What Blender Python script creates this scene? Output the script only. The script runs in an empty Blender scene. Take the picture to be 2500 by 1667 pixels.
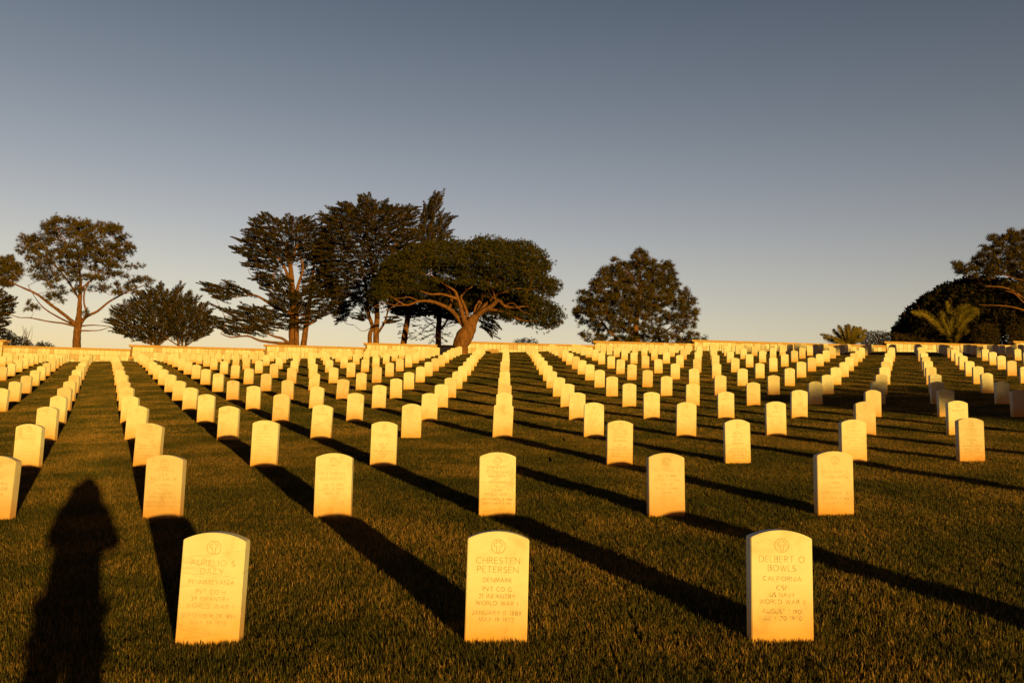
import bpy, bmesh, math, random
import numpy as np
from mathutils import Vector, Matrix, Euler, noise as mnoise

R = random.Random(7)
N = np.random.RandomState(11)
scene = bpy.context.scene
COL = scene.collection

# ------------------------------------------------------------------ camera
PITCH, ROLL, YAW = math.radians(7.353), math.radians(1.660), math.radians(0.376)
CAM = Vector((0.008, 0.0, 0.967))
FPX = 2180.0
cy, sy, cp, sp = math.cos(YAW), math.sin(YAW), math.cos(PITCH), math.sin(PITCH)
FWD = Vector((sy*cp, cy*cp, sp)); _r = Vector((cy, -sy, 0)); _u = _r.cross(FWD)
RGT = _r*math.cos(ROLL) + _u*math.sin(ROLL)
UPV = _u*math.cos(ROLL) - _r*math.sin(ROLL)
cd = bpy.data.cameras.new('camera'); cam = bpy.data.objects.new('camera', cd); COL.objects.link(cam)
cam.matrix_world = Matrix(((RGT.x, UPV.x, -FWD.x, CAM.x), (RGT.y, UPV.y, -FWD.y, CAM.y), (RGT.z, UPV.z, -FWD.z, CAM.z), (0, 0, 0, 1)))
cd.sensor_width = 36.0; cd.lens = 36.0*FPX/2500.0; cd.clip_start = 0.05; cd.clip_end = 6000
scene.camera = cam

# ------------------------------------------------------------------ sky, sun, exposure
SUN_EL, SUN_AZ = math.radians(2.45), math.radians(180-24.2)      # azimuth clockwise from +Y
w = bpy.data.worlds.new('World'); scene.world = w; w.use_nodes = True
nt = w.node_tree; nt.nodes.clear()
out = nt.nodes.new('ShaderNodeOutputWorld'); bg = nt.nodes.new('ShaderNodeBackground')
sky = nt.nodes.new('ShaderNodeTexSky'); sky.sky_type = 'NISHITA'; sky.sun_disc = False
sky.sun_elevation = SUN_EL; sky.sun_rotation = SUN_AZ
sky.altitude = 60; sky.air_density = 1.0; sky.dust_density = 1.6; sky.ozone_density = 1.2
bg.inputs['Strength'].default_value = 0.10
tcw = nt.nodes.new('ShaderNodeTexCoord'); sxw = nt.nodes.new('ShaderNodeSeparateXYZ'); nt.links.new(tcw.outputs['Generated'], sxw.inputs[0])
rw = nt.nodes.new('ShaderNodeValToRGB'); nt.links.new(sxw.outputs['Z'], rw.inputs['Fac'])      # overall haze tint by height, the same all round
el = rw.color_ramp.elements; SKYG = [(.0, (.91, .72, .715)), (.13, (.865, .68, .69)), (.20, (.76, .588, .605)), (.27, (.63, .49, .515)), (.36, (.47, .382, .398)), (.47, (.325, .278, .300)), (.75, (.15, .135, .14)), (1.0, (.12, .11, .12))]
while len(el) > 1: el.remove(el[0])
el[0].position = 0; el[0].color = (*SKYG[0][1], 1)
for p_, c_ in SKYG[1:]:
    e_ = el.new(p_); e_.color = (*c_, 1)
mw = nt.nodes.new('ShaderNodeVectorMath'); mw.operation = 'MULTIPLY'; nt.links.new(sky.outputs[0], mw.inputs[0]); nt.links.new(rw.outputs['Color'], mw.inputs[1])
mw2 = nt.nodes.new('ShaderNodeVectorMath'); mw2.operation = 'SCALE'; nt.links.new(mw.outputs[0], mw2.inputs[0])
dw = nt.nodes.new('ShaderNodeVectorMath'); dw.operation = 'DOT_PRODUCT'; dw.inputs[1].default_value = (-math.sin(SUN_AZ), -math.cos(SUN_AZ), 0)   # falls off smoothly towards the sun side
nt.links.new(tcw.outputs['Generated'], dw.inputs[0])
mr = nt.nodes.new('ShaderNodeMapRange'); mr.interpolation_type = 'SMOOTHSTEP'; mr.inputs['From Min'].default_value = -1.0; mr.inputs['From Max'].default_value = 0.8; mr.inputs['To Min'].default_value = .45; mr.inputs['To Max'].default_value = 5.0
nt.links.new(dw.outputs['Value'], mr.inputs['Value']); nt.links.new(mr.outputs[0], mw2.inputs['Scale'])
nt.links.new(mw2.outputs[0], bg.inputs['Color']); nt.links.new(bg.outputs[0], out.inputs['Surface'])
sd = bpy.data.lights.new('sun', 'SUN'); sun = bpy.data.objects.new('sun', sd); COL.objects.link(sun)
sd.energy = 5.0; sd.angle = math.radians(0.53); sd.color = (1.0, 0.63, 0.115)
SDIR = Vector((math.sin(SUN_AZ)*math.cos(SUN_EL), math.cos(SUN_AZ)*math.cos(SUN_EL), math.sin(SUN_EL)))
sun.rotation_euler = SDIR.to_track_quat('Z', 'Y').to_euler()
scene.view_settings.view_transform = 'Standard'; scene.view_settings.look = 'None'
scene.view_settings.exposure = 0.0; scene.view_settings.gamma = 1.0; scene.view_settings.use_curve_mapping = False

# ------------------------------------------------------------------ helpers
def P(u, v, Y):
    """point of the plane y=Y seen at photo position (u, v): used to measure the place"""
    d = FWD*FPX + RGT*(u-1250.0) - UPV*(v-833.5)
    return CAM + d*(Y/d.y)
def U(p):
    d = Vector(p)-CAM; z = d.dot(FWD)
    return 1250.0+FPX*d.dot(RGT)/z, 833.5-FPX*d.dot(UPV)/z
def tag(o, label=None, cat=None, group=None, kind=None):
    if label: o['label'] = label
    if cat: o['category'] = cat
    if group: o['group'] = group
    if kind: o['kind'] = kind
    return o
def empty(name, loc=(0, 0, 0)):
    o = bpy.data.objects.new(name, None); COL.objects.link(o); o.location = loc; o.empty_display_size = .2
    return o
def link(name, me, mats, parent=None, loc=None, smooth=False):
    o = bpy.data.objects.new(name, me); COL.objects.link(o)
    if mats and not me.materials:
        for m in (mats if isinstance(mats, (list, tuple)) else [mats]): me.materials.append(m)
    if smooth: me.polygons.foreach_set('use_smooth', [True]*len(me.polygons))
    if parent: o.parent = parent
    if loc is not None: o.location = loc
    return o
def from_arrays(name, V, F):
    me = bpy.data.meshes.new(name); V = np.asarray(V, dtype=np.float32); F = np.asarray(F, dtype=np.int32)
    k = F.shape[1]
    me.vertices.add(len(V)); me.vertices.foreach_set('co', V.ravel())
    me.loops.add(F.size); me.loops.foreach_set('vertex_index', F.ravel())
    me.polygons.add(len(F)); me.polygons.foreach_set('loop_start', np.arange(0, F.size, k, dtype=np.int32))
    me.update(calc_edges=True); me.validate(); return me
def bm_box(bm, x0, x1, y0, y1, z0, z1, bevel=0):
    r = bmesh.ops.create_cube(bm, size=1.0)
    for v in r['verts']:
        v.co = Vector((x0 if v.co.x < 0 else x1, y0 if v.co.y < 0 else y1, z0 if v.co.z < 0 else z1))
    if bevel:
        es = list({e for v in r['verts'] for e in v.link_edges})
        bmesh.ops.bevel(bm, geom=es, offset=bevel, segments=1, affect='EDGES')
def bm_mesh(name, fn):
    bm = bmesh.new(); fn(bm); me = bpy.data.meshes.new(name); bm.normal_update(); bm.to_mesh(me); bm.free(); return me
def tube(paths, sides=8, seed=0, rough=.08):
    """paths: list of [(point, radius), ...]; one mesh"""
    rr = random.Random(seed); V = []; F = []
    for path in paths:
        pts = [Vector(a[0]) for a in path]; rad = [a[1] for a in path]
        # resample smoothly
        P2 = []; R2 = []
        for i in range(len(pts)-1):
            p0 = pts[max(i-1, 0)]; p1 = pts[i]; p2 = pts[i+1]; p3 = pts[min(i+2, len(pts)-1)]
            n = max(2, min(6, int((p2-p1).length/.25)+1))
            for k in range(n):
                t = k/n
                q = .5*((2*p1)+(p2-p0)*t+(2*p0-5*p1+4*p2-p3)*t*t+(-p0+3*p1-3*p2+p3)*t**3)
                P2.append(q); R2.append(rad[i]*(1-t)+rad[i+1]*t)
        P2.append(pts[-1]); R2.append(rad[-1])
        base = len(V); n = len(P2)
        for i, q in enumerate(P2):
            d = (P2[min(i+1, n-1)]-P2[max(i-1, 0)]).normalized()
            a = d.cross(Vector((0.13, 1, .07))).normalized(); b = d.cross(a)
            for s in range(sides):
                th = 2*math.pi*s/sides
                r_ = R2[i]*(1+rr.uniform(-rough, rough))
                V.append(q+(a*math.cos(th)+b*math.sin(th))*r_)
        for i in range(n-1):
            for s in range(sides):
                s2 = (s+1) % sides
                F.append((base+i*sides+s, base+i*sides+s2, base+(i+1)*sides+s2, base+(i+1)*sides+s))
        c = len(V); V.append(P2[-1]+(P2[-1]-P2[-2]).normalized()*R2[-1]*.5)
        for s in range(sides):
            F.append((base+(n-1)*sides+s, base+(n-1)*sides+(s+1) % sides, c, c))
    F4 = [f for f in F if f[2] != f[3]]; F3 = [f[:3] for f in F if f[2] == f[3]]
    me = bpy.data.meshes.new('wood'); me.from_pydata([tuple(v) for v in V], [], F4+F3); me.update(); return me

# ------------------------------------------------------------------ materials
def mat(name):
    m = bpy.data.materials.new(name); m.use_nodes = True; t = m.node_tree
    b = t.nodes['Principled BSDF']; return m, t, b
def node(t, kind, **kw):
    n = t.nodes.new(kind)
    for k, v in kw.items():
        if k in n.inputs.keys(): n.inputs[k].default_value = v
        else: setattr(n, k, v)
    return n
def ramp(t, fac, stops):
    n = t.nodes.new('ShaderNodeValToRGB'); e = n.color_ramp.elements
    while len(e) > 1: e.remove(e[0])
    e[0].position = stops[0][0]; e[0].color = (*stops[0][1], 1)
    for p_, c in stops[1:]:
        x = e.new(p_); x.color = (*c, 1)
    t.links.new(fac, n.inputs['Fac']); return n.outputs['Color']
def mix(t, fac, a, b, mode='MIX'):
    n = t.nodes.new('ShaderNodeMix'); n.data_type = 'RGBA'; n.blend_type = mode
    if isinstance(fac, (int, float)): n.inputs[0].default_value = fac
    else: t.links.new(fac, n.inputs[0])
    for i, s in ((6, a), (7, b)):
        if isinstance(s, tuple): n.inputs[i].default_value = (*s, 1)
        else: t.links.new(s, n.inputs[i])
    return n.outputs[2]
def mathn(t, op, a, b=None, clamp=False):
    n = t.nodes.new('ShaderNodeMath'); n.operation = op; n.use_clamp = clamp
    for i, s in ((0, a), (1, b)):
        if s is None: continue
        if isinstance(s, (int, float)): n.inputs[i].default_value = s
        else: t.links.new(s, n.inputs[i])
    return n.outputs[0]
def marble(name, c_lo, c_mid, c_hi, base_tint=True, vein=.2):
    m, t, b = mat(name)
    tc = node(t, 'ShaderNodeTexCoord'); oi = node(t, 'ShaderNodeObjectInfo')
    off = t.nodes.new('ShaderNodeVectorMath'); off.operation = 'SCALE'
    cmb = node(t, 'ShaderNodeCombineXYZ'); 
    for i in range(3): t.links.new(oi.outputs['Random'], cmb.inputs[i])
    t.links.new(cmb.outputs[0], off.inputs[0]); off.inputs['Scale'].default_value = 37.0
    add = t.nodes.new('ShaderNodeVectorMath'); add.operation = 'ADD'
    t.links.new(tc.outputs['Object'], add.inputs[0]); t.links.new(off.outputs[0], add.inputs[1])
    base = ramp(t, oi.outputs['Random'], [(0, c_lo), (.10, c_lo), (.18, c_mid), (.6, c_hi), (1, c_hi)])
    n1 = node(t, 'ShaderNodeTexNoise', Scale=5.0, Detail=6.0, Roughness=.6, Distortion=.6)
    t.links.new(add.outputs[0], n1.inputs['Vector'])
    blot = ramp(t, n1.outputs['Fac'], [(.28, (.72, .62, .48)), (.42, (.93, .88, .78)), (.55, (1, 1, 1)), (.75, (.90, .85, .76))])
    c = mix(t, .7, base, blot, 'MULTIPLY')
    # veins: stretched wave, only on some stones
    mp = node(t, 'ShaderNodeMapping'); mp.inputs['Rotation'].default_value = (.2, .85, .3); mp.inputs['Scale'].default_value = (.7, .7, 3.0)
    t.links.new(add.outputs[0], mp.inputs['Vector'])
    wv = node(t, 'ShaderNodeTexNoise', Scale=2.3, Detail=4.0, Roughness=.62, Distortion=1.6); t.links.new(mp.outputs[0], wv.inputs['Vector'])
    band = mathn(t, 'ABSOLUTE', mathn(t, 'SUBTRACT', wv.outputs['Fac'], .5))
    line = mathn(t, 'SUBTRACT', 1.0, mathn(t, 'MULTIPLY', band, 34.0), True)
    sel = mathn(t, 'FRACT', mathn(t, 'MULTIPLY', oi.outputs['Random'], 17.3))
    sel = mathn(t, 'MULTIPLY', mathn(t, 'POWER', sel, 5.0), vein*1.5)
    c = mix(t, mathn(t, 'MULTIPLY', line, sel, True), c, (.33, .26, .2))
    if base_tint:  # orange tint that strengthens towards the base, with a noisy edge
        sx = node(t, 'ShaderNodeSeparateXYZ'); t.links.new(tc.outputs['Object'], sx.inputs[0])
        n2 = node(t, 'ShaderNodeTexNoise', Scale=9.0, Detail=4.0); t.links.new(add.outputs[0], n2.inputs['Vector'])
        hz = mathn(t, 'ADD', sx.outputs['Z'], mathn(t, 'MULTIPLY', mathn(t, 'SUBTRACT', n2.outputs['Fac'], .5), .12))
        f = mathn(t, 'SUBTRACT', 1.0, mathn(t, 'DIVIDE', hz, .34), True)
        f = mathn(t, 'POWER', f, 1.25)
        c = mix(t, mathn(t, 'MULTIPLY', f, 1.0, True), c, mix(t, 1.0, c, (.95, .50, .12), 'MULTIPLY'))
    t.links.new(c, b.inputs['Base Color']); b.inputs['Roughness'].default_value = .75
    b.inputs['Specular IOR Level'].default_value = .25
    n3 = node(t, 'ShaderNodeTexNoise', Scale=140.0, Detail=3.0); t.links.new(add.outputs[0], n3.inputs['Vector'])
    bp = node(t, 'ShaderNodeBump', Strength=.12, Distance=.002); t.links.new(n3.outputs['Fac'], bp.inputs['Height'])
    t.links.new(bp.outputs[0], b.inputs['Normal'])
    return m
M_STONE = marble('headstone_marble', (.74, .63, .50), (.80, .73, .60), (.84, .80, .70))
M_TILE = marble('wall_tile_marble', (.66, .50, .34), (.76, .66, .50), (.86, .82, .72), base_tint=False, vein=.25)
def plain(name, col, rough=.85, var=.25, scale=8.0, coords='Object', bump=.0, col2=None):
    m, t, b = mat(name)
    tc = node(t, 'ShaderNodeTexCoord'); n1 = node(t, 'ShaderNodeTexNoise', Scale=scale, Detail=5.0, Roughness=.6)
    t.links.new(tc.outputs[coords], n1.inputs['Vector'])
    c2 = col2 or tuple(x*(1-var) for x in col); c1 = tuple(min(1, x*(1+var)) for x in col)
    t.links.new(ramp(t, n1.outputs['Fac'], [(.3, c2), (.7, c1)]), b.inputs['Base Color'])
    b.inputs['Roughness'].default_value = rough; b.inputs['Specular IOR Level'].default_value = .2
    if bump:
        bp = node(t, 'ShaderNodeBump', Strength=bump, Distance=.02); t.links.new(n1.outputs['Fac'], bp.inputs['Height'])
        t.links.new(bp.outputs[0], b.inputs['Normal'])
    return m
M_CARVE = plain('carved_lettering', (.50, .36, .22), var=.18, scale=30)
M_CARVE2 = plain('carved_lettering_faint', (.60, .46, .30), var=.12, scale=30)
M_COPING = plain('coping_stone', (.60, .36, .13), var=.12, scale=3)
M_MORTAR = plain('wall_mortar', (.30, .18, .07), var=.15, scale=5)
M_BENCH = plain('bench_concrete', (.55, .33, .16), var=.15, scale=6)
def bark(name, c1, c2):
    m, t, b = mat(name)
    tc = node(t, 'ShaderNodeTexCoord'); mp = node(t, 'ShaderNodeMapping'); mp.inputs['Scale'].default_value = (7, 7, 1.6)
    t.links.new(tc.outputs['Object'], mp.inputs['Vector'])
    n1 = node(t, 'ShaderNodeTexNoise', Scale=1.6, Detail=6.0, Roughness=.65, Distortion=.8); t.links.new(mp.outputs[0], n1.inputs['Vector'])
    t.links.new(ramp(t, n1.outputs['Fac'], [(.32, c1), (.62, c2)]), b.inputs['Base Color'])
    b.inputs['Roughness'].default_value = .9; b.inputs['Specular IOR Level'].default_value = .1
    bp = node(t, 'ShaderNodeBump', Strength=1.0, Distance=.06); t.links.new(n1.outputs['Fac'], bp.inputs['Height'])
    t.links.new(bp.outputs[0], b.inputs['Normal']); return m
M_BARK = bark('pine_bark', (.06, .028, .013), (.29, .125, .05))
M_BARKD = bark('cypress_bark', (.07, .04, .022), (.25, .13, .07))
def leaf(name, cols, scale=1.2, trans=.15):
    m, t, b = mat(name)
    g = node(t, 'ShaderNodeNewGeometry')
    n1 = node(t, 'ShaderNodeTexNoise', Scale=scale, Detail=3.0); t.links.new(g.outputs['Position'], n1.inputs['Vector'])
    f = mathn(t, 'ADD', mathn(t, 'MULTIPLY', n1.outputs['Fac'], .7), mathn(t, 'MULTIPLY', g.outputs['Random Per Island'], .45))
    t.links.new(ramp(t, f, [(.3, cols[0]), (.55, cols[1]), (.85, cols[2])]), b.inputs['Base Color'])
    b.inputs['Roughness'].default_value = .9; b.inputs['Specular IOR Level'].default_value = .02
    return m
M_PINE = leaf('pine_needles', [(.030, .028, .009), (.072, .056, .016), (.165, .102, .026)])
M_UMB = leaf('umbrella_pine_needles', [(.014, .018, .005), (.042, .042, .010), (.12, .086, .018)])
M_CYP = leaf('cypress_foliage', [(.012, .014, .005), (.038, .031, .009), (.12, .070, .018)])
M_BUSH = leaf('shrub_leaves', [(.022, .022, .010), (.045, .035, .014), (.10, .055, .022)])
M_DARK = leaf('broadleaf_leaves', [(.007, .009, .004), (.014, .014, .006), (.065, .04, .016)])
M_PALM = leaf('palm_leaflets', [(.10, .085, .018), (.17, .13, .026), (.26, .18, .035)])

# ------------------------------------------------------------------ terrain
D0, Y0, PITCHX = 3.3781, 4.8896, 1.524
ZR = [0, .436, .8665, 1.2827, 1.7063, 2.1491, 2.6178, 3.1241, 3.645, 4.1656, 4.6885, 5.2187, 5.7497, 6.2862, 6.79, 7.275, 7.74]
def zprof(y):
    r_ = (y-Y0)/D0
    if r_ < 0:
        s = .129
        if y > -6: return s*(y-Y0)
        z6 = s*(-6-Y0); q = -6-y
        return z6 - 9.5*(1-math.exp(-q/42.0))
    if r_ > 16:
        q = y-(Y0+16*D0)
        z = ZR[16]+.14*min(q, 6)
        if q > 6: z -= 60*(1-math.exp(-(q-6)/900.0)) + 2.0*(1-math.exp(-(q-6)/30.0))
        return z
    i = min(int(r_), 15); t = r_-i
    a, b, c, d = ZR[max(i-1, 0)] if i > 0 else 2*ZR[0]-ZR[1], ZR[i], ZR[i+1], ZR[min(i+2, 16)] if i < 15 else 2*ZR[16]-ZR[15]
    return .5*((2*b)+(c-a)*t+(2*a-5*b+4*c-d)*t*t+(-a+3*b-3*c+d)*t**3)
def zsmooth(x, y):
    r_ = (y-Y0)/D0
    xc = 55*math.tanh(x/55.0)
    fade = 1.0 if y > -10 else math.exp((y+10)/30)
    z = zprof(y) + (.0319+.0012*max(-1, min(r_, 17)))*xc*fade - .022
    if r_ > 9:
        q = min(r_, 17); i = int(q)-9; k = KR[i]+(KR[min(i+1, 8)]-KR[i])*(q-int(q))
        if x > 5: z -= k*(min(x, 40)-5)
        z -= .125*min(1, max(0, (q-12)/5))*min(1, max(0, -x/13))
    return z
KR = [0, .002, .0032, .005, .008, .0115, .0155, .019, .0205]
def gz(x, y):
    z = zsmooth(x, y)
    if -8 < y < 63 and abs(x) < 60:
        k = .015
        z += k*mnoise.noise((x*.35, y*1.15, 3.1)) + .6*k*mnoise.noise((x*.9, y*2.4, 9.7))
    return z
def grid_axis(segs):
    a = []
    for lo, hi, st in segs:
        n = max(1, int(round((hi-lo)/st)))
        a += [lo+(hi-lo)*i/n for i in range(n)]
    a.append(segs[-1][1]); return a
gx = grid_axis([(-3000, -400, 300), (-400, -60, 40), (-60, -12, 1.5), (-12, 14, .35), (14, 60, 1.5), (60, 400, 40), (400, 3000, 300)])
gy = grid_axis([(-3000, -400, 300), (-400, -60, 30), (-60, -6, 3), (-6, 2, .5), (2, 24, .22), (24, 66, .5), (66, 100, 3), (100, 400, 30), (400, 3000, 300)])
V = [(x, y, gz(x, y)) for y in gy for x in gx]
nx = len(gx); F = [(j*nx+i, j*nx+i+1, (j+1)*nx+i+1, (j+1)*nx+i) for j in range(len(gy)-1) for i in range(nx-1)]
me = from_arrays('ground', V, F)
m, t, b = mat('lawn_soil')
g = node(t, 'ShaderNodeNewGeometry'); n1 = node(t, 'ShaderNodeTexNoise', Scale=30.0, Detail=6.0, Roughness=.7); t.links.new(g.outputs['Position'], n1.inputs['Vector'])
n2 = node(t, 'ShaderNodeTexNoise', Scale=.8, Detail=3.0); t.links.new(g.outputs['Position'], n2.inputs['Vector'])
c = ramp(t, n1.outputs['Fac'], [(.3, (.018, .016, .007)), (.7, (.05, .042, .015))])
t.links.new(c, b.inputs['Base Color']); b.inputs['Roughness'].default_value = 1; b.inputs['Specular IOR Level'].default_value = 0
bp = node(t, 'ShaderNodeBump', Strength=1.0, Distance=.03); t.links.new(n1.outputs['Fac'], bp.inputs['Height']); t.links.new(bp.outputs[0], b.inputs['Normal'])
tag(link('ground', me, m, smooth=True), kind='structure')

# ------------------------------------------------------------------ columbarium wall behind the graves
WY = 62.3
WS = 62.3/60.6
SECT = [(-46.0, -34.15, 7.86), (-34.15, -25.52, 7.48), (-25.52, -16.38, 7.78), (-16.38, -9.60, 8.08), (-9.60, -2.78, 8.40), (-2.78, 6.08, 8.70),
        (6.08, 12.87, 9.00), (12.87, 26.10, 9.28), (26.10, 35.0, 9.56), (35.0, 48.0, 9.86)]
SECT = [(a_*WS, b_*WS, .967+(c_-.967)*WS) for a_, b_, c_ in SECT]
TW, TH, CT = .2942, .344, .134
def tile_mesh(w_, h_):
    return bm_mesh('tile', lambda bm: bm_box(bm, -w_/2, w_/2, -.028, 0, -h_/2, h_/2, .004))
tile_var = [tile_mesh(TW-.014, TH-.014), tile_mesh(TW-.018, TH-.016), tile_mesh(TW-.022, TH-.014)]
for m_ in tile_var: m_.materials.append(M_TILE)
WHERE = ['cut by the left edge of the photo', 'behind the lone stone pine trunk, left end of the lawn', 'in front of the two low cypress shrubs',
         'in front of the multi-stemmed cypress', 'left of the leaning umbrella pine trunk, partly in tree shadow', 'right of the leaning umbrella pine trunk',
         'in front of the round bushy pine', 'right of the round bushy pine, the longest stretch', 'below the large fan of palm fronds', 'at the right edge of the photo']
for k, (x0, x1, zt) in enumerate(SECT):
    root = empty('wall_section', (x0, WY, zt-1.5))
    tag(root, 'level stretch of marble-faced wall under a tan coping, '+WHERE[k], 'wall', 'stepped wall stretches behind the graves')
    zg = min(zsmooth(x0, WY), zsmooth(x1, WY))-.25
    def body(bm): bm_box(bm, 0, x1-x0-.004, 0, .55, zg-(zt-1.5), 1.5-CT-.001)
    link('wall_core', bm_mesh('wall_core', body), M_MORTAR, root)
    def cop(bm): bm_box(bm, -.14 if k != 1 else -.0, x1-x0-.004+(.14 if (k in (0,)) else 0), -.07, .62, 1.5-CT, 1.5, .012)
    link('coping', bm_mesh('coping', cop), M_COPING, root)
    nt_ = int((x1-x0-.02)/TW); pad = (x1-x0-nt_*TW)/2
    for i in range(nt_):
        xc = x0+pad+TW*(i+.5)
        if U((xc, WY, zt))[0] < -30 or U((xc, WY, zt))[0] > 2530: continue
        zg_ = zsmooth(xc, WY)
        for j in range(6):
            zc = zt-CT-.006-TH*(j+.5)
            if zc+TH/2 < zg_+.02: break
            o = bpy.data.objects.new('tile', R.choice(tile_var)); COL.objects.link(o); o.parent = root
            jx = .006 if i % 8 == 0 else 0
            o.location = (xc-x0+jx, -.002+R.uniform(-.003, .003), zc-(zt-1.5))
            o.rotation_euler = (0, R.uniform(-.006, .006), R.uniform(-.004, .004))
# two small benches against the wall
def bench(name, u, v, wid, hgt, dep, label, arched):
    p = P(u, v, WY-dep-.35); z = zsmooth(p.x, p.y)
    root = empty(name, (p.x, WY-dep-.3, z)); tag(root, label, 'bench')
    def slab(bm):
        bm_box(bm, -wid/2, wid/2, 0, dep, hgt*.55, hgt, .01)
        if arched:
            for vv in bm.verts:
                pass
            r_ = bmesh.ops.subdivide_edges(bm, edges=[e for e in bm.edges if abs(e.verts[0].co.x-e.verts[1].co.x) > wid*.5], cuts=6)
            for vv in bm.verts:
                if vv.co.z > hgt*.8: vv.co.z += .045*(1-(2*vv.co.x/wid)**2)
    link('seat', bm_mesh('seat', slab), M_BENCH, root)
    for s in (-1, 1):
        link('leg', bm_mesh('leg', lambda bm: bm_box(bm, s*wid*.36-wid*.09, s*wid*.36+wid*.09, .04, dep-.04, -.1, hgt*.55-.002, .01)), M_BENCH, root)
    if arched: link('plinth', bm_mesh('plinth', lambda bm: bm_box(bm, -wid*.26, wid*.26, .06, dep-.06, -.1, hgt*.55-.004, .01)), M_BENCH, root)
bench('bench', 320.5, 883, .46, .34, .38, 'small tan stone bench on two legs below a step in the wall', False)
bench('bench', 1203, 864, .82, .26, .40, 'low tan stone bench against the wall, right of the umbrella pine trunk', True)

# ------------------------------------------------------------------ headstones
def stone_mesh(hs, ha, wid=.33, th=.102, below=.18):
    def f(bm):
        h = wid/2; rise = ha-hs; rad = (h*h+rise*rise)/(2*rise); a0 = math.asin(h/rad)
        prof = [(-h, -below), (h, -below)]
        for i in range(15):
            a = a0-2*a0*i/14; prof.append((rad*math.sin(a), ha-rad+rad*math.cos(a)))
        fr = [bm.verts.new((x, 0, z)) for x, z in prof]; bk = [bm.verts.new((x, th, z)) for x, z in prof]
        n = len(prof); ff = bm.faces.new(fr[::1]); bf = bm.faces.new(bk[::-1])
        for i in range(n): bm.faces.new((fr[i], bk[i], bk[(i+1) % n], fr[(i+1) % n]))
        bmesh.ops.recalc_face_normals(bm, faces=bm.faces)
        es = [e for e in bm.edges if (e in ff.edges or e in bf.edges)] + [e for e in bm.edges if abs(e.verts[0].co.y-e.verts[1].co.y) > .05 and abs(abs(e.verts[0].co.x)-h) < 1e-4]
        bmesh.ops.bevel(bm, geom=list(set(es)), offset=.0035, segments=2, affect='EDGES')
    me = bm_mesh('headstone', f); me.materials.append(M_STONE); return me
HS = .545; HA = .586
stones = [stone_mesh(HS, HA), stone_mesh(HS+.012, HA+.012), stone_mesh(HS-.014, HA-.012), stone_mesh(HS-.004, HA+.004, .326, .098)]

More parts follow.
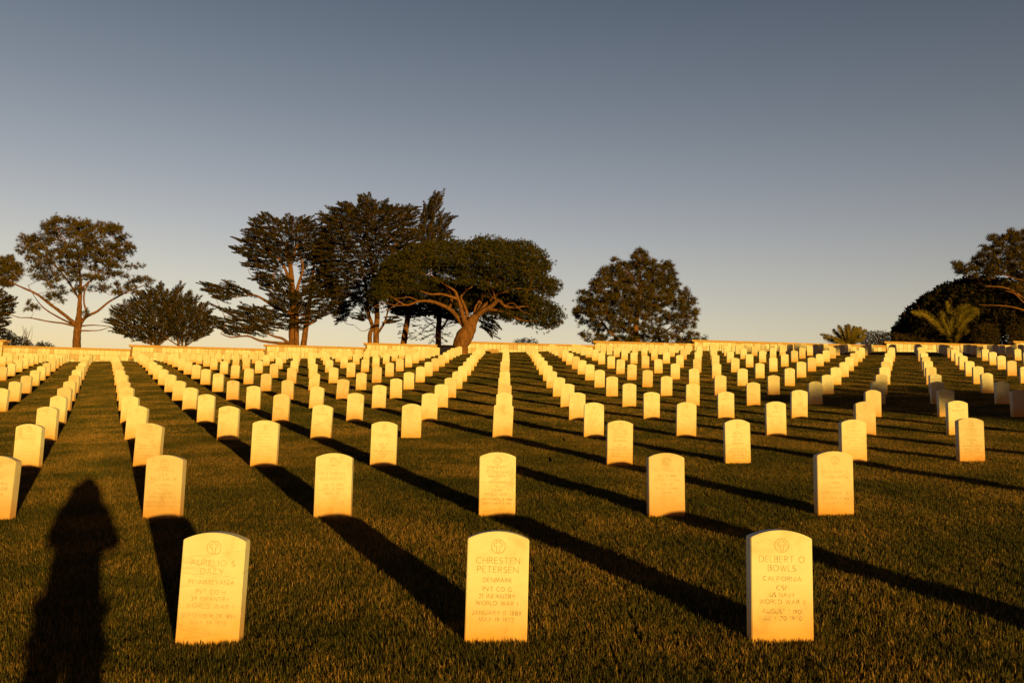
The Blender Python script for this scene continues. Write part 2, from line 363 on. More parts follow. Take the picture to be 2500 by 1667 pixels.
# stroke lettering (roman-like capitals): strokes on a unit-high cell
def arc(cx, cz, rx, rz, a0, a1, n=9):
    return [(cx+rx*math.cos(math.radians(a0+(a1-a0)*i/n)), cz+rz*math.sin(math.radians(a0+(a1-a0)*i/n))) for i in range(n+1)]
G = {
 'A': (.78, [[(0, 0), (.39, 1), (.78, 0)], [(.15, .36), (.63, .36)]]),
 'B': (.56, [[(0, 0), (0, 1), (.3, 1)]+arc(.3, .77, .22, .23, 90, -90, 6)+[(0, .54)], [(.3, .54)]+arc(.3, .27, .26, .27, 90, -90, 6)+[(0, 0)]]),
 'C': (.80, [arc(.46, .5, .46, .5, 48, 312, 12)]),
 'D': (.76, [[(0, 0), (0, 1), (.3, 1)]+arc(.3, .5, .46, .5, 90, -90, 10)+[(0, 0)]]),
 'E': (.50, [[(.5, 1), (0, 1), (0, 0), (.5, 0)], [(0, .52), (.42, .52)]]),
 'F': (.48, [[(.48, 1), (0, 1), (0, 0)], [(0, .52), (.4, .52)]]),
 'G': (.82, [arc(.46, .5, .46, .5, 48, 330, 12)+[(.84, .45), (.58, .45)]]),
 'H': (.70, [[(0, 0), (0, 1)], [(.7, 0), (.7, 1)], [(0, .52), (.7, .52)]]),
 'I': (.06, [[(.03, 0), (.03, 1)]]),
 'J': (.36, [[(.36, 1), (.36, .2)]+arc(.18, .2, .18, .2, 0, -160, 6)]),
 'K': (.62, [[(0, 0), (0, 1)], [(.58, 1), (0, .44)], [(.14, .57), (.62, 0)]]),
 'L': (.46, [[(0, 1), (0, 0), (.46, 0)]]),
 'M': (.88, [[(0, 0), (.1, 1), (.44, .1), (.78, 1), (.88, 0)]]),
 'N': (.74, [[(0, 0), (0, 1), (.74, 0), (.74, 1)]]),
 'O': (.92, [arc(.46, .5, .46, .5, 0, 360, 16)]),
 'P': (.54, [[(0, 0), (0, 1), (.28, 1)]+arc(.28, .74, .26, .26, 90, -90, 6)+[(0, .48)]]),
 'R': (.60, [[(0, 0), (0, 1), (.28, 1)]+arc(.28, .75, .25, .25, 90, -90, 6)+[(0, .5)], [(.26, .5), (.6, 0)]]),
 'S': (.50, [arc(.25, .75, .23, .25, 40, 270, 8)+arc(.25, .25, .25, .25, 90, -140, 8)]),
 'T': (.66, [[(0, 1), (.66, 1)], [(.33, 1), (.33, 0)]]),
 'U': (.68, [[(0, 1), (0, .3)]+arc(.34, .32, .34, .32, 180, 360, 8)+[(.68, 1)]]),
 'V': (.74, [[(0, 1), (.37, 0), (.74, 1)]]),
 'W': (1.06, [[(0, 1), (.27, 0), (.53, .95), (.79, 0), (1.06, 1)]]),
 'X': (.66, [[(0, 0), (.66, 1)], [(0, 1), (.66, 0)]]),
 'Y': (.66, [[(0, 1), (.33, .5), (.66, 1)], [(.33, .5), (.33, 0)]]),
 'Z': (.6, [[(0, 1), (.6, 1), (0, 0), (.6, 0)]]),
 '0': (.60, [arc(.3, .5, .3, .5, 0, 360, 14)]),
 '1': (.14, [[(0, .85), (.1, 1), (.1, 0)]]),
 '2': (.50, [arc(.25, .73, .24, .27, 160, -20, 7)+[(.02, 0), (.5, 0)]]),
 '3': (.48, [arc(.22, .76, .22, .24, 150, -90, 7)+arc(.22, .26, .26, .26, 90, -150, 7)]),
 '4': (.56, [[(.42, 0), (.42, 1), (0, .3), (.56, .3)]]),
 '5': (.48, [[(.42, 1), (.08, 1), (.04, .56)]+arc(.22, .3, .26, .3, 120, -150, 8)]),
 '6': (.52, [[(.4, 1)]+arc(.26, .3, .26, .3, 140, 500, 12)]),
 '7': (.50, [[(0, 1), (.5, 1), (.16, 0)]]),
 '8': (.50, [arc(.25, .76, .2, .24, 0, 360, 10), arc(.25, .27, .25, .27, 0, 360, 10)]),
 '9': (.52, [[(.12, 0)]+arc(.26, .7, .26, .3, -40, 320, 12)]),
 '&': (.7, [[(.7, 0), (.15, .75)]+arc(.3, .8, .16, .2, 180, 0, 6)+[(.1, .3)]+arc(.28, .22, .24, .22, 180, 340, 6)+[(.66, .5)]]),
 '*': (.3, [[(.15, .3), (.15, .7)], [(0, .4), (.3, .6)], [(.3, .4), (0, .6)]]),
}
def ribbons(polys, t):
    V = []; F = []
    for pl in polys:
        for (x0, z0), (x1, z1) in zip(pl[:-1], pl[1:]):
            dx, dz = x1-x0, z1-z0; L = math.hypot(dx, dz)
            if L < 1e-6: continue
            ux, uz = dx/L, dz/L; px_, pz = -uz*t/2, ux*t/2
            x0e, z0e, x1e, z1e = x0-ux*t*.3, z0-uz*t*.3, x1+ux*t*.3, z1+uz*t*.3
            b_ = len(V); V += [(x0e+px_, 0, z0e+pz), (x0e-px_, 0, z0e-pz), (x1e-px_, 0, z1e-pz), (x1e+px_, 0, z1e+pz)]; F.append((b_, b_+1, b_+2, b_+3))
    return V, F
def text_polys(s, cz, h, width=None, gap=.30):
    adv = 0; out_ = []
    for ch in s:
        if ch == ' ': adv += .62; continue
        w_, st = G[ch]
        for pl in st: out_.append([(x+adv, z) for x, z in pl])
        adv += w_+gap
    adv -= gap
    sx_ = h
    if width: sx_ = min(width/adv, h*1.25)
    elif adv*h > .275: sx_ = .275/adv
    return [[((x-adv/2)*sx_, cz-h/2+z*h) for x, z in pl] for pl in out_]
def emblem_polys(cz, circle=True, r_=.037):
    pl = []
    if circle: pl.append(arc(0, cz, r_, r_, 0, 360, 28))
    a, hgt = .0085, .029
    zc = cz+.006
    pl.append([(-a, cz-hgt), (a, cz-hgt), (a, zc-a*.6), (.021, zc-a*.6), (.021, zc+a*1.2), (a, zc+a*1.2), (a, cz+hgt), (-a, cz+hgt), (-a, zc+a*1.2), (-.021, zc+a*1.2), (-.021, zc-a*.6), (-a, zc-a*.6), (-a, cz-hgt)])
    return pl
def poly_mesh(name, polys, t, m):
    V_, F_ = ribbons(polys, t); me = bpy.data.meshes.new(name); me.from_pydata(V_, [], F_); me.update(); me.materials.append(m); return me
def inscription(lines, ha=HA, zshift=0):
    """lines: (text, distance of its centre below the crown, letter height, width)"""
    pl = []
    for s, d, h, w_ in lines: pl += text_polys(s, ha-d-zshift, h, w_)
    return pl
LAY = {}
LAY[(1, -1)] = [('AURELIO S', .158, .029, .232), ('DAILY', .202, .029, .12), ('PENNSYLVANIA', .258, .021, .238), ('PVT CO H', .308, .021, .152), ('39 INFANTRY', .345, .021, .20), ('WORLD WAR I', .383, .021, .25), ('SEPTEMBER 29 1894', .432, .021, .285), ('MAY 29 1970', .469, .021, .19)]
LAY[(1, 0)] = [('CHRESTEN', .152, .031, .233), ('PETERSEN', .199, .030, .218), ('DENMARK', .254, .022, .152), ('PVT CO G', .301, .022, .152), ('21 INFANTRY', .338, .021, .192), ('WORLD WAR I', .374, .021, .222), ('JANUARY 11 1889', .424, .021, .26), ('MAY 19 1972', .459, .021, .183)]
LAY[(1, 1)] = [('DELBERT O', .152, .031, .242), ('BOWLS', .199, .030, .148), ('CALIFORNIA', .254, .022, .205), ('CSF', .301, .022, .06), ('US NAVY', .338, .021, .132), ('WORLD WAR II', .374, .021, .245), ('AUGUST 1 1901', .424, .021, .213), ('JULY 20 1970', .459, .021, .204)]
LAY[(2, -2)] = [('LOWELL', .135, .027, .175), ('LEA', .175, .027, .07), ('TELFAIR JR', .216, .027, .235), ('ILLINOIS', .268, .020, .13), ('TEC5', .305, .020, .07), ('ENGINEERS', .343, .020, .165), ('WORLD WAR II', .378, .020, .24), ('SEPTEMBER 10 1927', .424, .020, .28), ('SEPTEMBER 1 1967', .458, .020, .27)]
LAY[(2, -1)] = [('KATHRYN', .185, .028, .20), ('ELEANORE', .230, .028, .225), ('JUL 21 1923', .285, .020, .17), ('JAN 15 1952', .322, .020, .20), ('WIFE OF', .365, .020, .13), ('TEC5', .405, .020, .075), ('L L TELFAIR', .447, .020, .20), ('USA', .490, .020, .05)]
LAY[(2, 0)] = [('STEWART', .135, .028, .19), ('COULSEN', .176, .028, .195), ('HARRIS', .217, .028, .155), ('MICHIGAN', .268, .020, .155), ('S2', .306, .020, .03), ('USNRF', .343, .020, .095), ('WORLD WAR I', .378, .021, .225), ('SEPTEMBER 18 1889', .424, .020, .27), ('SEPTEMBER 6 1961', .460, .020, .255)]
LAY[(2, 1)] = [('GEORGIA A', .155, .029, .245), ('JULY 16 1888', .205, .020, .17), ('AUGUST 27 1966', .243, .020, .23), ('WIFE OF', .283, .020, .115), ('SF3 S C HARRIS', .320, .020, .21), ('USNRF', .358, .020, .085)]
LAY[(2, 2)] = [('WILLIAM G', .185, .030, .24), ('DURBOROW', .233, .030, .25), ('CMOC', .285, .020, .085), ('US NAVY', .328, .020, .125), ('WORLD WAR I & II', .374, .020, .285), ('OCTOBER 31 1896', .424, .020, .24), ('NOVEMBER 7 1976', .468, .020, .265)]
LAY[(2, -3)] = [('DANIEL', .155, .028, .19), ('ALBERT', .195, .028, .17), ('JUNE 20 1896', .245, .020, .23), ('AUGUST 6 1969', .285, .020, .24)]
LAY[(3, 1)] = [('MILTON', .140, .029, .16), ('MANDER', .182, .029, .185), ('EVANS', .224, .029, .13), ('ARKANSAS', .275, .020, .17), ('ACC', .320, .020, .05), ('US NAVY RET', .357, .020, .20), ('WORLD WAR II', .392, .020, .23), ('JANUARY 5 1913', .438, .020, .24), ('AUGUST 31 1961', .474, .020, .23)]
LAY[(3, 2)] = [('REED', .175, .029, .11), ('WILLIS', .220, .029, .13), ('JAMES', .262, .029, .13), ('NEBRASKA', .308, .020, .14), ('LT', .345, .020, .03), ('US NAVY RET', .380, .020, .20), ('WORLD WAR I & II', .415, .020, .27), ('JUN 18 1896', .455, .020, .16), ('AUG 31 1961', .492, .022, .17)]
LAY[(3, 4)] = [('SAMUEL', .145, .029, .165), ('LYLE', .186, .029, .10), ('JOHNSON', .228, .029, .205), ('KANSAS', .285, .020, .12), ('SGT', .327, .020, .05), ('US MARINE CORPS', .364, .020, .25), ('AUGUST 12 1890', .405, .020, .21), ('AUGUST 21 1961', .440, .020, .21)]
LAY[(3, -3)] = [('THOMAS J', .150, .028, .20), ('SHEILS', .190, .028, .13)]
LAY[(3, -1)] = [('AILEEN', .175, .028, .155), ('WIFE OF', .295, .020, .12), ('TEC4', .335, .020, .05), ('HARLOW WILLIAM', .380, .020, .27), ('HANSEN', .418, .020, .11), ('USA', .455, .020, .05)]
LAY[(4, 3)] = [('BERT', .165, .029, .13), ('FRANKLIN', .245, .029, .20)]
LAY[(4, 5)] = [('MARTLER', .165, .029, .20)]
LAY[(4, -2)] = [('ANTONIO', .155, .028, .19)]
LAY[(5, 3)] = [('ERNEST C', .165, .029, .20)]
def dashes(rr, nn, d0, dstep, h=.016):
    pl = []
    for i in range(nn):
        cz = HA-(d0+i*dstep); L = rr.uniform(.10, .24); x = -L/2
        while x < L/2:
            w_ = rr.uniform(.006, .013)
            k = rr.randint(0, 3)
            if k == 0: pl.append([(x, cz-h/2), (x, cz+h/2)])
            elif k == 1: pl.append([(x, cz-h/2), (x+w_*.5, cz+h/2), (x+w_, cz-h/2)])
            elif k == 2: pl.append([(x, cz+h/2), (x, cz-h/2), (x+w_, cz-h/2)])
            else: pl.append(arc(x+w_/2, cz, w_/2, h/2, 0, 360, 6))
            x += w_+.008
    return pl
rr_ = random.Random(5)
worn_text = [poly_mesh('worn_inscription', dashes(rr_, R.choice([7, 8]), .155, .042), .0022, M_CARVE2) for _ in range(6)]
emb_a = poly_mesh('emblem', emblem_polys(HA-.079), .0026, M_CARVE)
emb_b = poly_mesh('emblem', emblem_polys(HA-.079, False), .0034, M_CARVE)
emb_c = poly_mesh('emblem', emblem_polys(HA-.079), .0022, M_CARVE2)

MISSING = {(3, 0), (2, 3)}
ORD = 'first second third fourth fifth sixth seventh eighth ninth tenth eleventh twelfth thirteenth fourteenth fifteenth sixteenth seventeenth eighteenth nineteenth twentieth twenty-first twenty-second twenty-third twenty-fourth twenty-fifth twenty-sixth twenty-seventh twenty-eighth twenty-ninth thirtieth thirty-first thirty-second thirty-third thirty-fourth thirty-fifth thirty-sixth thirty-seventh thirty-eighth thirty-ninth fortieth forty-first'.split()
SPECIAL = {(1, -1): 'marble headstone with a pale scratch low down, leftmost of three in the front row',
           (1, 0): 'marble headstone with the crispest lettering, middle one of the front row',
           (1, 1): 'pale headstone with its dark left side showing, rightmost in the front row',
           (2, -3): 'headstone cut by the left edge of the photo, beside the person-shaped shadow',
           (2, -2): 'bright headstone with three name lines, right of the person-shaped shadow',
           (2, -1): 'faintly lettered headstone in the second row, third from the left',
           (2, 0): 'headstone in the second row straight behind the middle front stone',
           (2, 1): 'headstone with a wide blank lower half, second from the right in the second row',
           (2, 2): 'headstone with its upper right corner worn round, rightmost in the second row',
           (3, 1): 'headstone with dark crisp three-line name, behind the gap in the third row',
           (3, 2): 'streaked pinkish headstone with a plain uncircled cross, third row',
           (3, 4): 'rightmost headstone of the third row, tall cross emblem in a circle'}
DARKER = {(9, -7), (12, 3)}
stone_xy = []
MAXS = 300; far_list = []
total_in = 0
small_list = []
for row in range(1, 18):
    y = Y0+(row-1)*D0; cells = []
    for n in range(-40, 41):
        if (row, n) in MISSING: continue
        x = n*PITCHX; z = zsmooth(x, y)+.022
        u, v = U((x, y, z+.3))
        half = .25*FPX/y
        inside = -half*.7 < u < 2500+half*.7
        if u < -half or u > 2500+6.5*half: continue
        if not inside and row > 12: continue
        if row == 17 and -3.0 < x < -1.6: continue
        cells.append((n, x, y, z, u, inside))
    idx = 0
    nin = sum(1 for c in cells if c[5])
    for (n, x, y, z, u, inside) in cells:
        rs = random.Random(row*1000+n)
        xx = x-.008*(y-Y0)*0+rs.gauss(0, .012); yy = y-.051+rs.gauss(0, .015)
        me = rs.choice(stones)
        o = bpy.data.objects.new('headstone', me); COL.objects.link(o)
        o.location = (xx, yy, zsmooth(xx, yy)+.006+rs.uniform(-.006, .006))
        o.rotation_euler = (math.radians(rs.gauss(0, .9)), math.radians(rs.gauss(0, .7)), math.radians(rs.gauss(0, 1.6)))
        if row == 1: o.rotation_euler = (0, math.radians({-1: .5, 0: -.1, 1: -.25}.get(n, 0)), math.radians({-1: 1.2, 0: .3, 1: 0}.get(n, 0))); o.data = stones[0]; o.location = (x, y, z-.018)
        if row == 1 and n == 2: o.location.x += .07
        if row == 2: o.data = stones[0]
        stone_xy.append((row, n, xx, yy))
        if not inside or total_in >= MAXS:
            if inside: idx += 1
            bpy.context.view_layer.update() if False else None
            mw_ = Matrix.Translation(o.location) @ o.rotation_euler.to_matrix().to_4x4()
            far_list.append((me, mw_)); bpy.data.objects.remove(o); continue
        if inside:
            idx += 1; total_in += 1
            if (row, n) in SPECIAL: lab = SPECIAL[(row, n)]
            else:
                if idx-1 <= nin/2: lab = 'white marble headstone, %s from the left in the %s row from the front' % (ORD[idx-1], ORD[row-1])
                else: lab = 'white marble headstone, %s from the right in the %s row from the front' % (ORD[nin-idx], ORD[row-1])
        else:
            side = 'left' if u < 1250 else 'right'
            lab = 'white marble headstone just out of frame on the %s, %s row from the front' % (side, ORD[row-1])
        tag(o, lab, 'headstone', 'headstones set out in rows on the lawn')
        if row <= 8:
            plain_cross = (row, n) in {(4, 1), (3, 2), (3, -2), (4, 2)}
            e = bpy.data.objects.new('emblem', emb_b if plain_cross else (emb_a if row <= 4 else emb_c)); COL.objects.link(e); e.parent = o; e.location = (0, -.0006, 0)
            if (row, n) in LAY:
                faint = (row, n) in {(1, 1), (2, -1), (2, 1), (2, 2), (1, -1)}
                pl = inscription(LAY[(row, n)])
                if len(LAY[(row, n)]) < 5: pl += dashes(rs, 5, .30, .04)
                it = poly_mesh('inscription', pl, .0030 if row == 1 else .0028, M_CARVE2 if faint else M_CARVE)
            else: it = rs.choice(worn_text)
            i_ = bpy.data.objects.new('inscription', it); COL.objects.link(i_); i_.parent = o; i_['kind'] = 'stuff'; i_.location = (0, -.0006, 0)
            if row == 1 and n == -1:
                sc = poly_mesh('scratch', [[(.105, .072), (.158, .071)]], .004, M_TILE); s_ = bpy.data.objects.new('scratch', sc); COL.objects.link(s_); s_.parent = o; s_.location = (0, -.0008, 0)
fb = bmesh.new()
for me_, mw_ in far_list:  # last rows in view merged with unseen stones beside the frame
    k0 = len(fb.verts); fb.from_mesh(me_); fb.verts.ensure_lookup_table()
    bmesh.ops.transform(fb, matrix=mw_, verts=fb.verts[k0:])
fm = bpy.data.meshes.new('far_headstones'); fb.to_mesh(fm); fb.free(); fm.materials.clear(); fm.materials.append(M_STONE)
tag(link('far_headstones', fm, None), 'tiny distant headstones in the last rows below the stepped wall, plus unseen ones beside the frame', 'headstones', kind='stuff')
print('headstones', len(stone_xy), 'in frame', total_in)
M_PETAL = plain('red_petals', (.35, .03, .02), .7, .2); M_STEM = plain('flower_stems', (.05, .07, .02), .8, .2)
def flowers(u, v, y, label, mp, seed):
    p = P(u, v, y); z = zsmooth(p.x, y); root = empty('flowers', (p.x, y, z)); tag(root, label, 'flowers'); r2 = random.Random(seed); heads = bmesh.new(); st = []
    for i in range(7):
        q = Vector((r2.uniform(-.09, .09), r2.uniform(-.03, .03), r2.uniform(.07, .15))); st.append([(Vector((q.x*.2, 0, 0)), .004), (q, .003)])
        bmesh.ops.create_icosphere(heads, subdivisions=1, radius=r2.uniform(.014, .024), matrix=Matrix.Translation(q))
    hm = bpy.data.meshes.new('petals'); heads.to_mesh(hm); heads.free(); o_ = link('petals', hm, mp, root); tag(o_, kind='stuff')
    o_ = link('stems', tube(st, 4, seed), M_STEM, root); tag(o_, kind='stuff')
flowers(18, 926, 28.35, 'small bunch of red flowers at the foot of a headstone by the left edge', M_PETAL, 3)
flowers(1292, 890, 43.6, 'small rusty wilted flowers lying on the lawn right of the central column of stones', plain('wilted_petals', (.22, .07, .03), .8, .2), 4)

# ------------------------------------------------------------------ foliage builders
def tri_mesh(name, A, B, C, m):
    n = len(A); V = np.empty((n*3, 3), np.float32); V[0::3] = A; V[1::3] = B; V[2::3] = C
    me = from_arrays(name, V, np.arange(n*3).reshape(-1, 3)); me.materials.append(m); return me
def unit(a): return a/np.maximum(np.linalg.norm(a, axis=1, keepdims=True), 1e-9)
def blades(cen, d, L, W, rs):
    """one pointed leaf per row, from cen along d"""
    side = unit(np.cross(d, rs.normal(size=d.shape)))
    return cen-side*W[:, None]/2, cen+side*W[:, None]/2, cen+d*L[:, None]
def pine_foliage(cl, rs, k=7, nn=15, spread=.24, L=.24, W=.036, up=.35):
    """cl: clump centres; each clump is k tufts of nn needles"""
    c = np.repeat(cl, k, axis=0); off = rs.normal(size=c.shape)*spread*np.array([1, 1, .75]); c = c+off
    ax = unit(off+np.array([0, 0, up*spread*2.0])+rs.normal(size=c.shape)*.05)
    c = np.repeat(c, nn, axis=0); ax = np.repeat(ax, nn, axis=0)
    d = unit(ax*.75+unit(rs.normal(size=c.shape))*.9)
    s = rs.uniform(.65, 1.25, len(c))
    return blades(c+d*.015, d, L*s, W*s, rs)
def frond_foliage(base, axis, L, rad, rs, nn=130, ll=.125, lw=.052):
    """flat pointed cypress sprays: base points, unit axes, lengths, radii"""
    n = len(base); b = np.repeat(base, nn, axis=0); a = np.repeat(axis, nn, axis=0); Ls = np.repeat(L, nn); Rr = np.repeat(rad, nn)
    t = rs.uniform(0, 1, n*nn)**.85
    env = (np.sin(np.clip(t*1.15+.12, 0, 1.0)*math.pi*.86)**.7)*(1-t*.55)
    o = rs.normal(size=(n*nn, 3)); o -= a*np.sum(o*a, axis=1, keepdims=True); o = unit(o)*np.array([1, 1, .34])
    rr = np.sqrt(rs.uniform(0, 1, n*nn))*Rr*env
    c = b+a*(t*Ls)[:, None]+o*rr[:, None]
    d = unit(a*1.0+o*.75+np.array([0, 0, .22])+rs.normal(size=c.shape)*.28)
    s = rs.uniform(.6, 1.3, n*nn)
    return blades(c, d, ll*s, lw*s, rs)
def broad_foliage(cl, rs, k=16, spread=.30, L=.13, W=.09):
    c = np.repeat(cl, k, axis=0); off = unit(rs.normal(size=c.shape))*spread*np.cbrt(rs.uniform(0.1, 1, len(c)))[:, None]
    d = unit(off*1.5+rs.normal(size=c.shape)*.3); s = rs.uniform(.6, 1.3, len(c))
    return blades(c+off, d, L*s, W*s, rs)
def inpoly(x, y, poly):
    r = False; n = len(poly); j = n-1
    for i in range(n):
        xi, yi = poly[i]; xj, yj = poly[j]
        if (yi > y) != (yj > y) and x < (xj-xi)*(y-yi)/(yj-yi)+xi: r = not r
        j = i
    return r
def edge_dist(x, y, poly):
    best = 1e9
    for i in range(len(poly)):
        ax, ay = poly[i-1]; bx, by = poly[i]; dx, dy = bx-ax, by-ay
        t = max(0, min(1, ((x-ax)*dx+(y-ay)*dy)/max(dx*dx+dy*dy, 1e-9)))
        best = min(best, math.hypot(x-ax-t*dx, y-ay-t*dy))
    return best
def fill(poly, step, Y, T, seed, gap=0.0, gscale=22.0, layers=1, inset=0.0, rpx=45.0, dens=None):
    """points through the volume whose outline was measured as poly; T = half depth in metres"""
    rr = random.Random(seed); xs = [p[0] for p in poly]; ys = [p[1] for p in poly]; outp = []
    y = min(ys)
    while y < max(ys):
        x = min(xs)
        while x < max(xs):
            for _ in range(layers):
                u = x+rr.uniform(-.6, .6)*step; v = y+rr.uniform(-.6, .6)*step
                if not inpoly(u, v, poly): continue
                e = edge_dist(u, v, poly)
                if e < inset: continue
                if gap and mnoise.noise((u/gscale, v/gscale*1.3, seed*3.7)) > .55-gap: continue
                if dens and rr.random() > dens(u, v): continue
                dep = T*math.sqrt(min(1, (e+2)/rpx))
                k = rr.uniform(-1, 1); k = math.copysign(abs(k)**.7, k)
                outp.append(P(u, v, Y+dep*k))
            x += step
        y += step
    return outp
def crop(pts, sc, ox, oy): return [(ox+a/sc, oy+b/sc) for a, b in pts]
def limb_pts(pxs, Y, seed=0, wob=.12):
    """pxs: (u, v, dy, radius)"""
    rr = random.Random(seed)
    return [(P(u, v, Y+dy), r_) for u, v, dy, r_ in pxs]
def make_tree(name, label, cat, u, v, Y, trunks, limbs, crowns, group=None, wood=M_BARK, leafmat=M_PINE, seed=1, twigs=0, twig_from=None, twig_r=.02, limb_k=1.0):
    root = empty(name, P(u, v, Y)); tag(root, label, cat, group)
    inv = root.location.copy()
    def rel(path): return [(q-inv, r_) for q, r_ in path]
    for tp in trunks: link('trunk', tube([rel(tp)], 12, seed, .07), wood, root, smooth=True)
    for i, lp in enumerate(limbs): link('limb', tube([[(q, r_*limb_k) for q, r_ in rel(lp)]], 7, seed+i, .10), wood, root, smooth=True)
    if twigs and twig_from:
        rr = random.Random(seed+5); paths = []; allp = np.array([tuple(q) for c_ in crowns for q in c_['pts']])
        src = [q for q in twig_from]
        for k in range(twigs):
            tgt = Vector(allp[rr.randrange(len(allp))]); s_ = min(src, key=lambda q: (q-tgt).length*(1+rr.random()*.5)+(3 if q.z > tgt.z+.4 else 0))
            if not .3 < (s_-tgt).length < 2.2: continue
            mid = s_.lerp(tgt, .5)+Vector((rr.gauss(0, .12), rr.gauss(0, .12), -.08*(s_-tgt).length+rr.gauss(0, .08)))
            paths.append(rel([(s_, twig_r*1.5), (mid, twig_r), (tgt, twig_r*.5)]))
            src.append(mid); src.append(s_.lerp(tgt, .8))
        if paths:
            o_ = link('twigs', tube(paths, 4, seed, .1), wood, root); tag(o_, kind='stuff')
    for c_ in crowns:
        rs = np.random.RandomState(seed+len(c_['pts'])); pts = np.array([tuple(q) for q in c_['pts']], dtype=np.float64)-np.array(tuple(inv))
        if c_['kind'] == 'pine': A, B, C = pine_foliage(pts, rs, **c_.get('kw', {}))
        elif c_['kind'] == 'broad': A, B, C = broad_foliage(pts, rs, **c_.get('kw', {}))
        else:
            o0 = np.array(c_['origin'])-np.array(tuple(inv)); ax = pts-o0; ax[:, 2] = ax[:, 2]*c_.get('zs', .35)+c_.get('lift', .35)*np.linalg.norm(ax[:, :2], axis=1)*.6
            ax += np.array(c_.get('wind', (0, 0, 0))); ax = unit(unit(ax)+rs.normal(size=ax.shape)*np.array([.32, .45, .17]))
            L = rs.uniform(.7, 1.3, len(pts))*c_.get('L', .95); rad = L*c_.get('rad', .26)
            A, B, C = frond_foliage(pts-ax*L[:, None]*.55, ax, L, rad, rs, **c_.get('kw', {}))
        link('crown', tri_mesh('crown', A, B, C, c_.get('mat', leafmat)), None, root)
    return root

# ------------------------------------------------------------------ the trees beyond the wall
# stone pine on the left
c1 = lambda L_: crop(L_, 3.36, 0, 450)
T1 = c1([(480, 245), (520, 290), (590, 280), (640, 320), (690, 280), (760, 280), (830, 320), (950, 325), (1000, 380), (1040, 450), (1112, 515), (1080, 560), (1030, 600), (1040, 660), (1060, 740), (1210, 760), (1295, 805), (1230, 850), (1180, 900), (1050, 940), (930, 900), (800, 880), (640, 900), (540, 870), (430, 850), (330, 800), (230, 720), (200, 640), (140, 550), (165, 410), (330, 400), (345, 340), (390, 280)])
T1b = c1([(0, 630), (45, 590), (90, 590), (130, 650), (200, 670), (190, 720), (140, 760), (90, 840), (0, 850)])
T1c = c1([(1120, 640), (1180, 650), (1160, 690), (1090, 700)])
T1d = c1([(360, 860), (520, 880), (480, 1000), (380, 960)]); T1e = c1([(180, 990), (330, 960), (300, 1030), (190, 1040)]); T1f = c1([(700, 1040), (830, 1070), (800, 1100), (690, 1080)])
Y1 = 64.0
def cpx(a, b, dy, r_): return (a/3.36, 450+b/3.36, dy, r_)
tr = [limb_pts([cpx(625, 1400, 0, .30), cpx(630, 1260, 0, .27), cpx(640, 1160, 0, .25), cpx(650, 1050, .1, .18), cpx(655, 950, .2, .14), cpx(660, 800, .2, .10), cpx(640, 600, .1, .06), cpx(620, 400, 0, .03)], Y1)]
lb = [limb_pts([cpx(630, 1160, 0, .14), cpx(540, 1080, -.4, .12), cpx(420, 990, -.8, .10), cpx(300, 900, -1.0, .08), cpx(180, 845, -1.2, .06), cpx(60, 790, -1.3, .03)], Y1),
      limb_pts([cpx(660, 1150, 0, .12), cpx(700, 1090, .3, .11), cpx(800, 1040, .5, .09), cpx(900, 960, .8, .07), cpx(1050, 880, 1, .05), cpx(1180, 830, 1.2, .03)], Y1),
      limb_pts([cpx(650, 1160, 0, .10), cpx(710, 1060, -.4, .09), cpx(690, 980, -.6, .06), cpx(700, 860, -.8, .05), cpx(800, 700, -1, .03)], Y1),
      limb_pts([cpx(620, 1165, 0, .07), cpx(520, 1140, -.6, .06), cpx(400, 1125, -1, .05), cpx(250, 1095, -1.4, .04), cpx(150, 1090, -1.5, .03), cpx(40, 1050, -1.6, .02)], Y1),
      limb_pts([cpx(650, 1165, 0, .06), cpx(760, 1155, -.4, .04), cpx(900, 1165, -.6, .02)], Y1),
      limb_pts([cpx(655, 1200, 0, .06), cpx(760, 1200, .4, .04), cpx(830, 1195, .5, .03), cpx(910, 1165, .6, .015)], Y1),
      limb_pts([cpx(600, 1150, 0, .07), cpx(480, 1090, .8, .06), cpx(380, 1030, 1.2, .05), cpx(310, 960, 1.4, .03), cpx(230, 830, 1.6, .02)], Y1),
      limb_pts([cpx(655, 950, .2, .08), cpx(560, 800, .8, .06), cpx(430, 640, 1.2, .05), cpx(290, 535, 1.5, .03)], Y1),
      limb_pts([cpx(660, 860, .2, .07), cpx(800, 740, -.6, .05), cpx(920, 600, -1, .04), cpx(960, 470, -1.1, .02)], Y1),
      limb_pts([cpx(645, 640, .1, .05), cpx(560, 500, -.8, .04), cpx(470, 370, -1.1, .02)], Y1),
      limb_pts([cpx(640, 620, .1, .05), cpx(720, 480, .8, .03), cpx(760, 350, 1, .02)], Y1)]
tf = [q for L_ in lb+tr for q, _ in L_[2:]]
def d1(u, v):
    return .95 if v < 450+620/3.36 else (.62 if v < 450+760/3.36 else .5)
pts = fill(T1, 8.4, Y1, 2.9, 3, gap=.30, gscale=10, rpx=60, dens=d1)
for q_ in (T1b, T1c): pts += fill(q_, 7.5, Y1-1.0, .7, 4, gap=.2, gscale=9)
for q_ in (T1d, T1e, T1f): pts += fill(q_, 8.5, Y1-1.0, .7, 4, dens=lambda u, v: .55)
make_tree('pine_tree', 'open-crowned pine with one bare lit trunk, standing alone at the left end of the wall', 'tree', 186, 860, Y1, tr, lb,
          [dict(kind='pine', pts=pts, kw=dict(k=13, nn=14, spread=.13, L=.24, W=.032, up=1.0))], leafmat=M_PINE, seed=21, twigs=150, twig_from=tf, twig_r=.014)
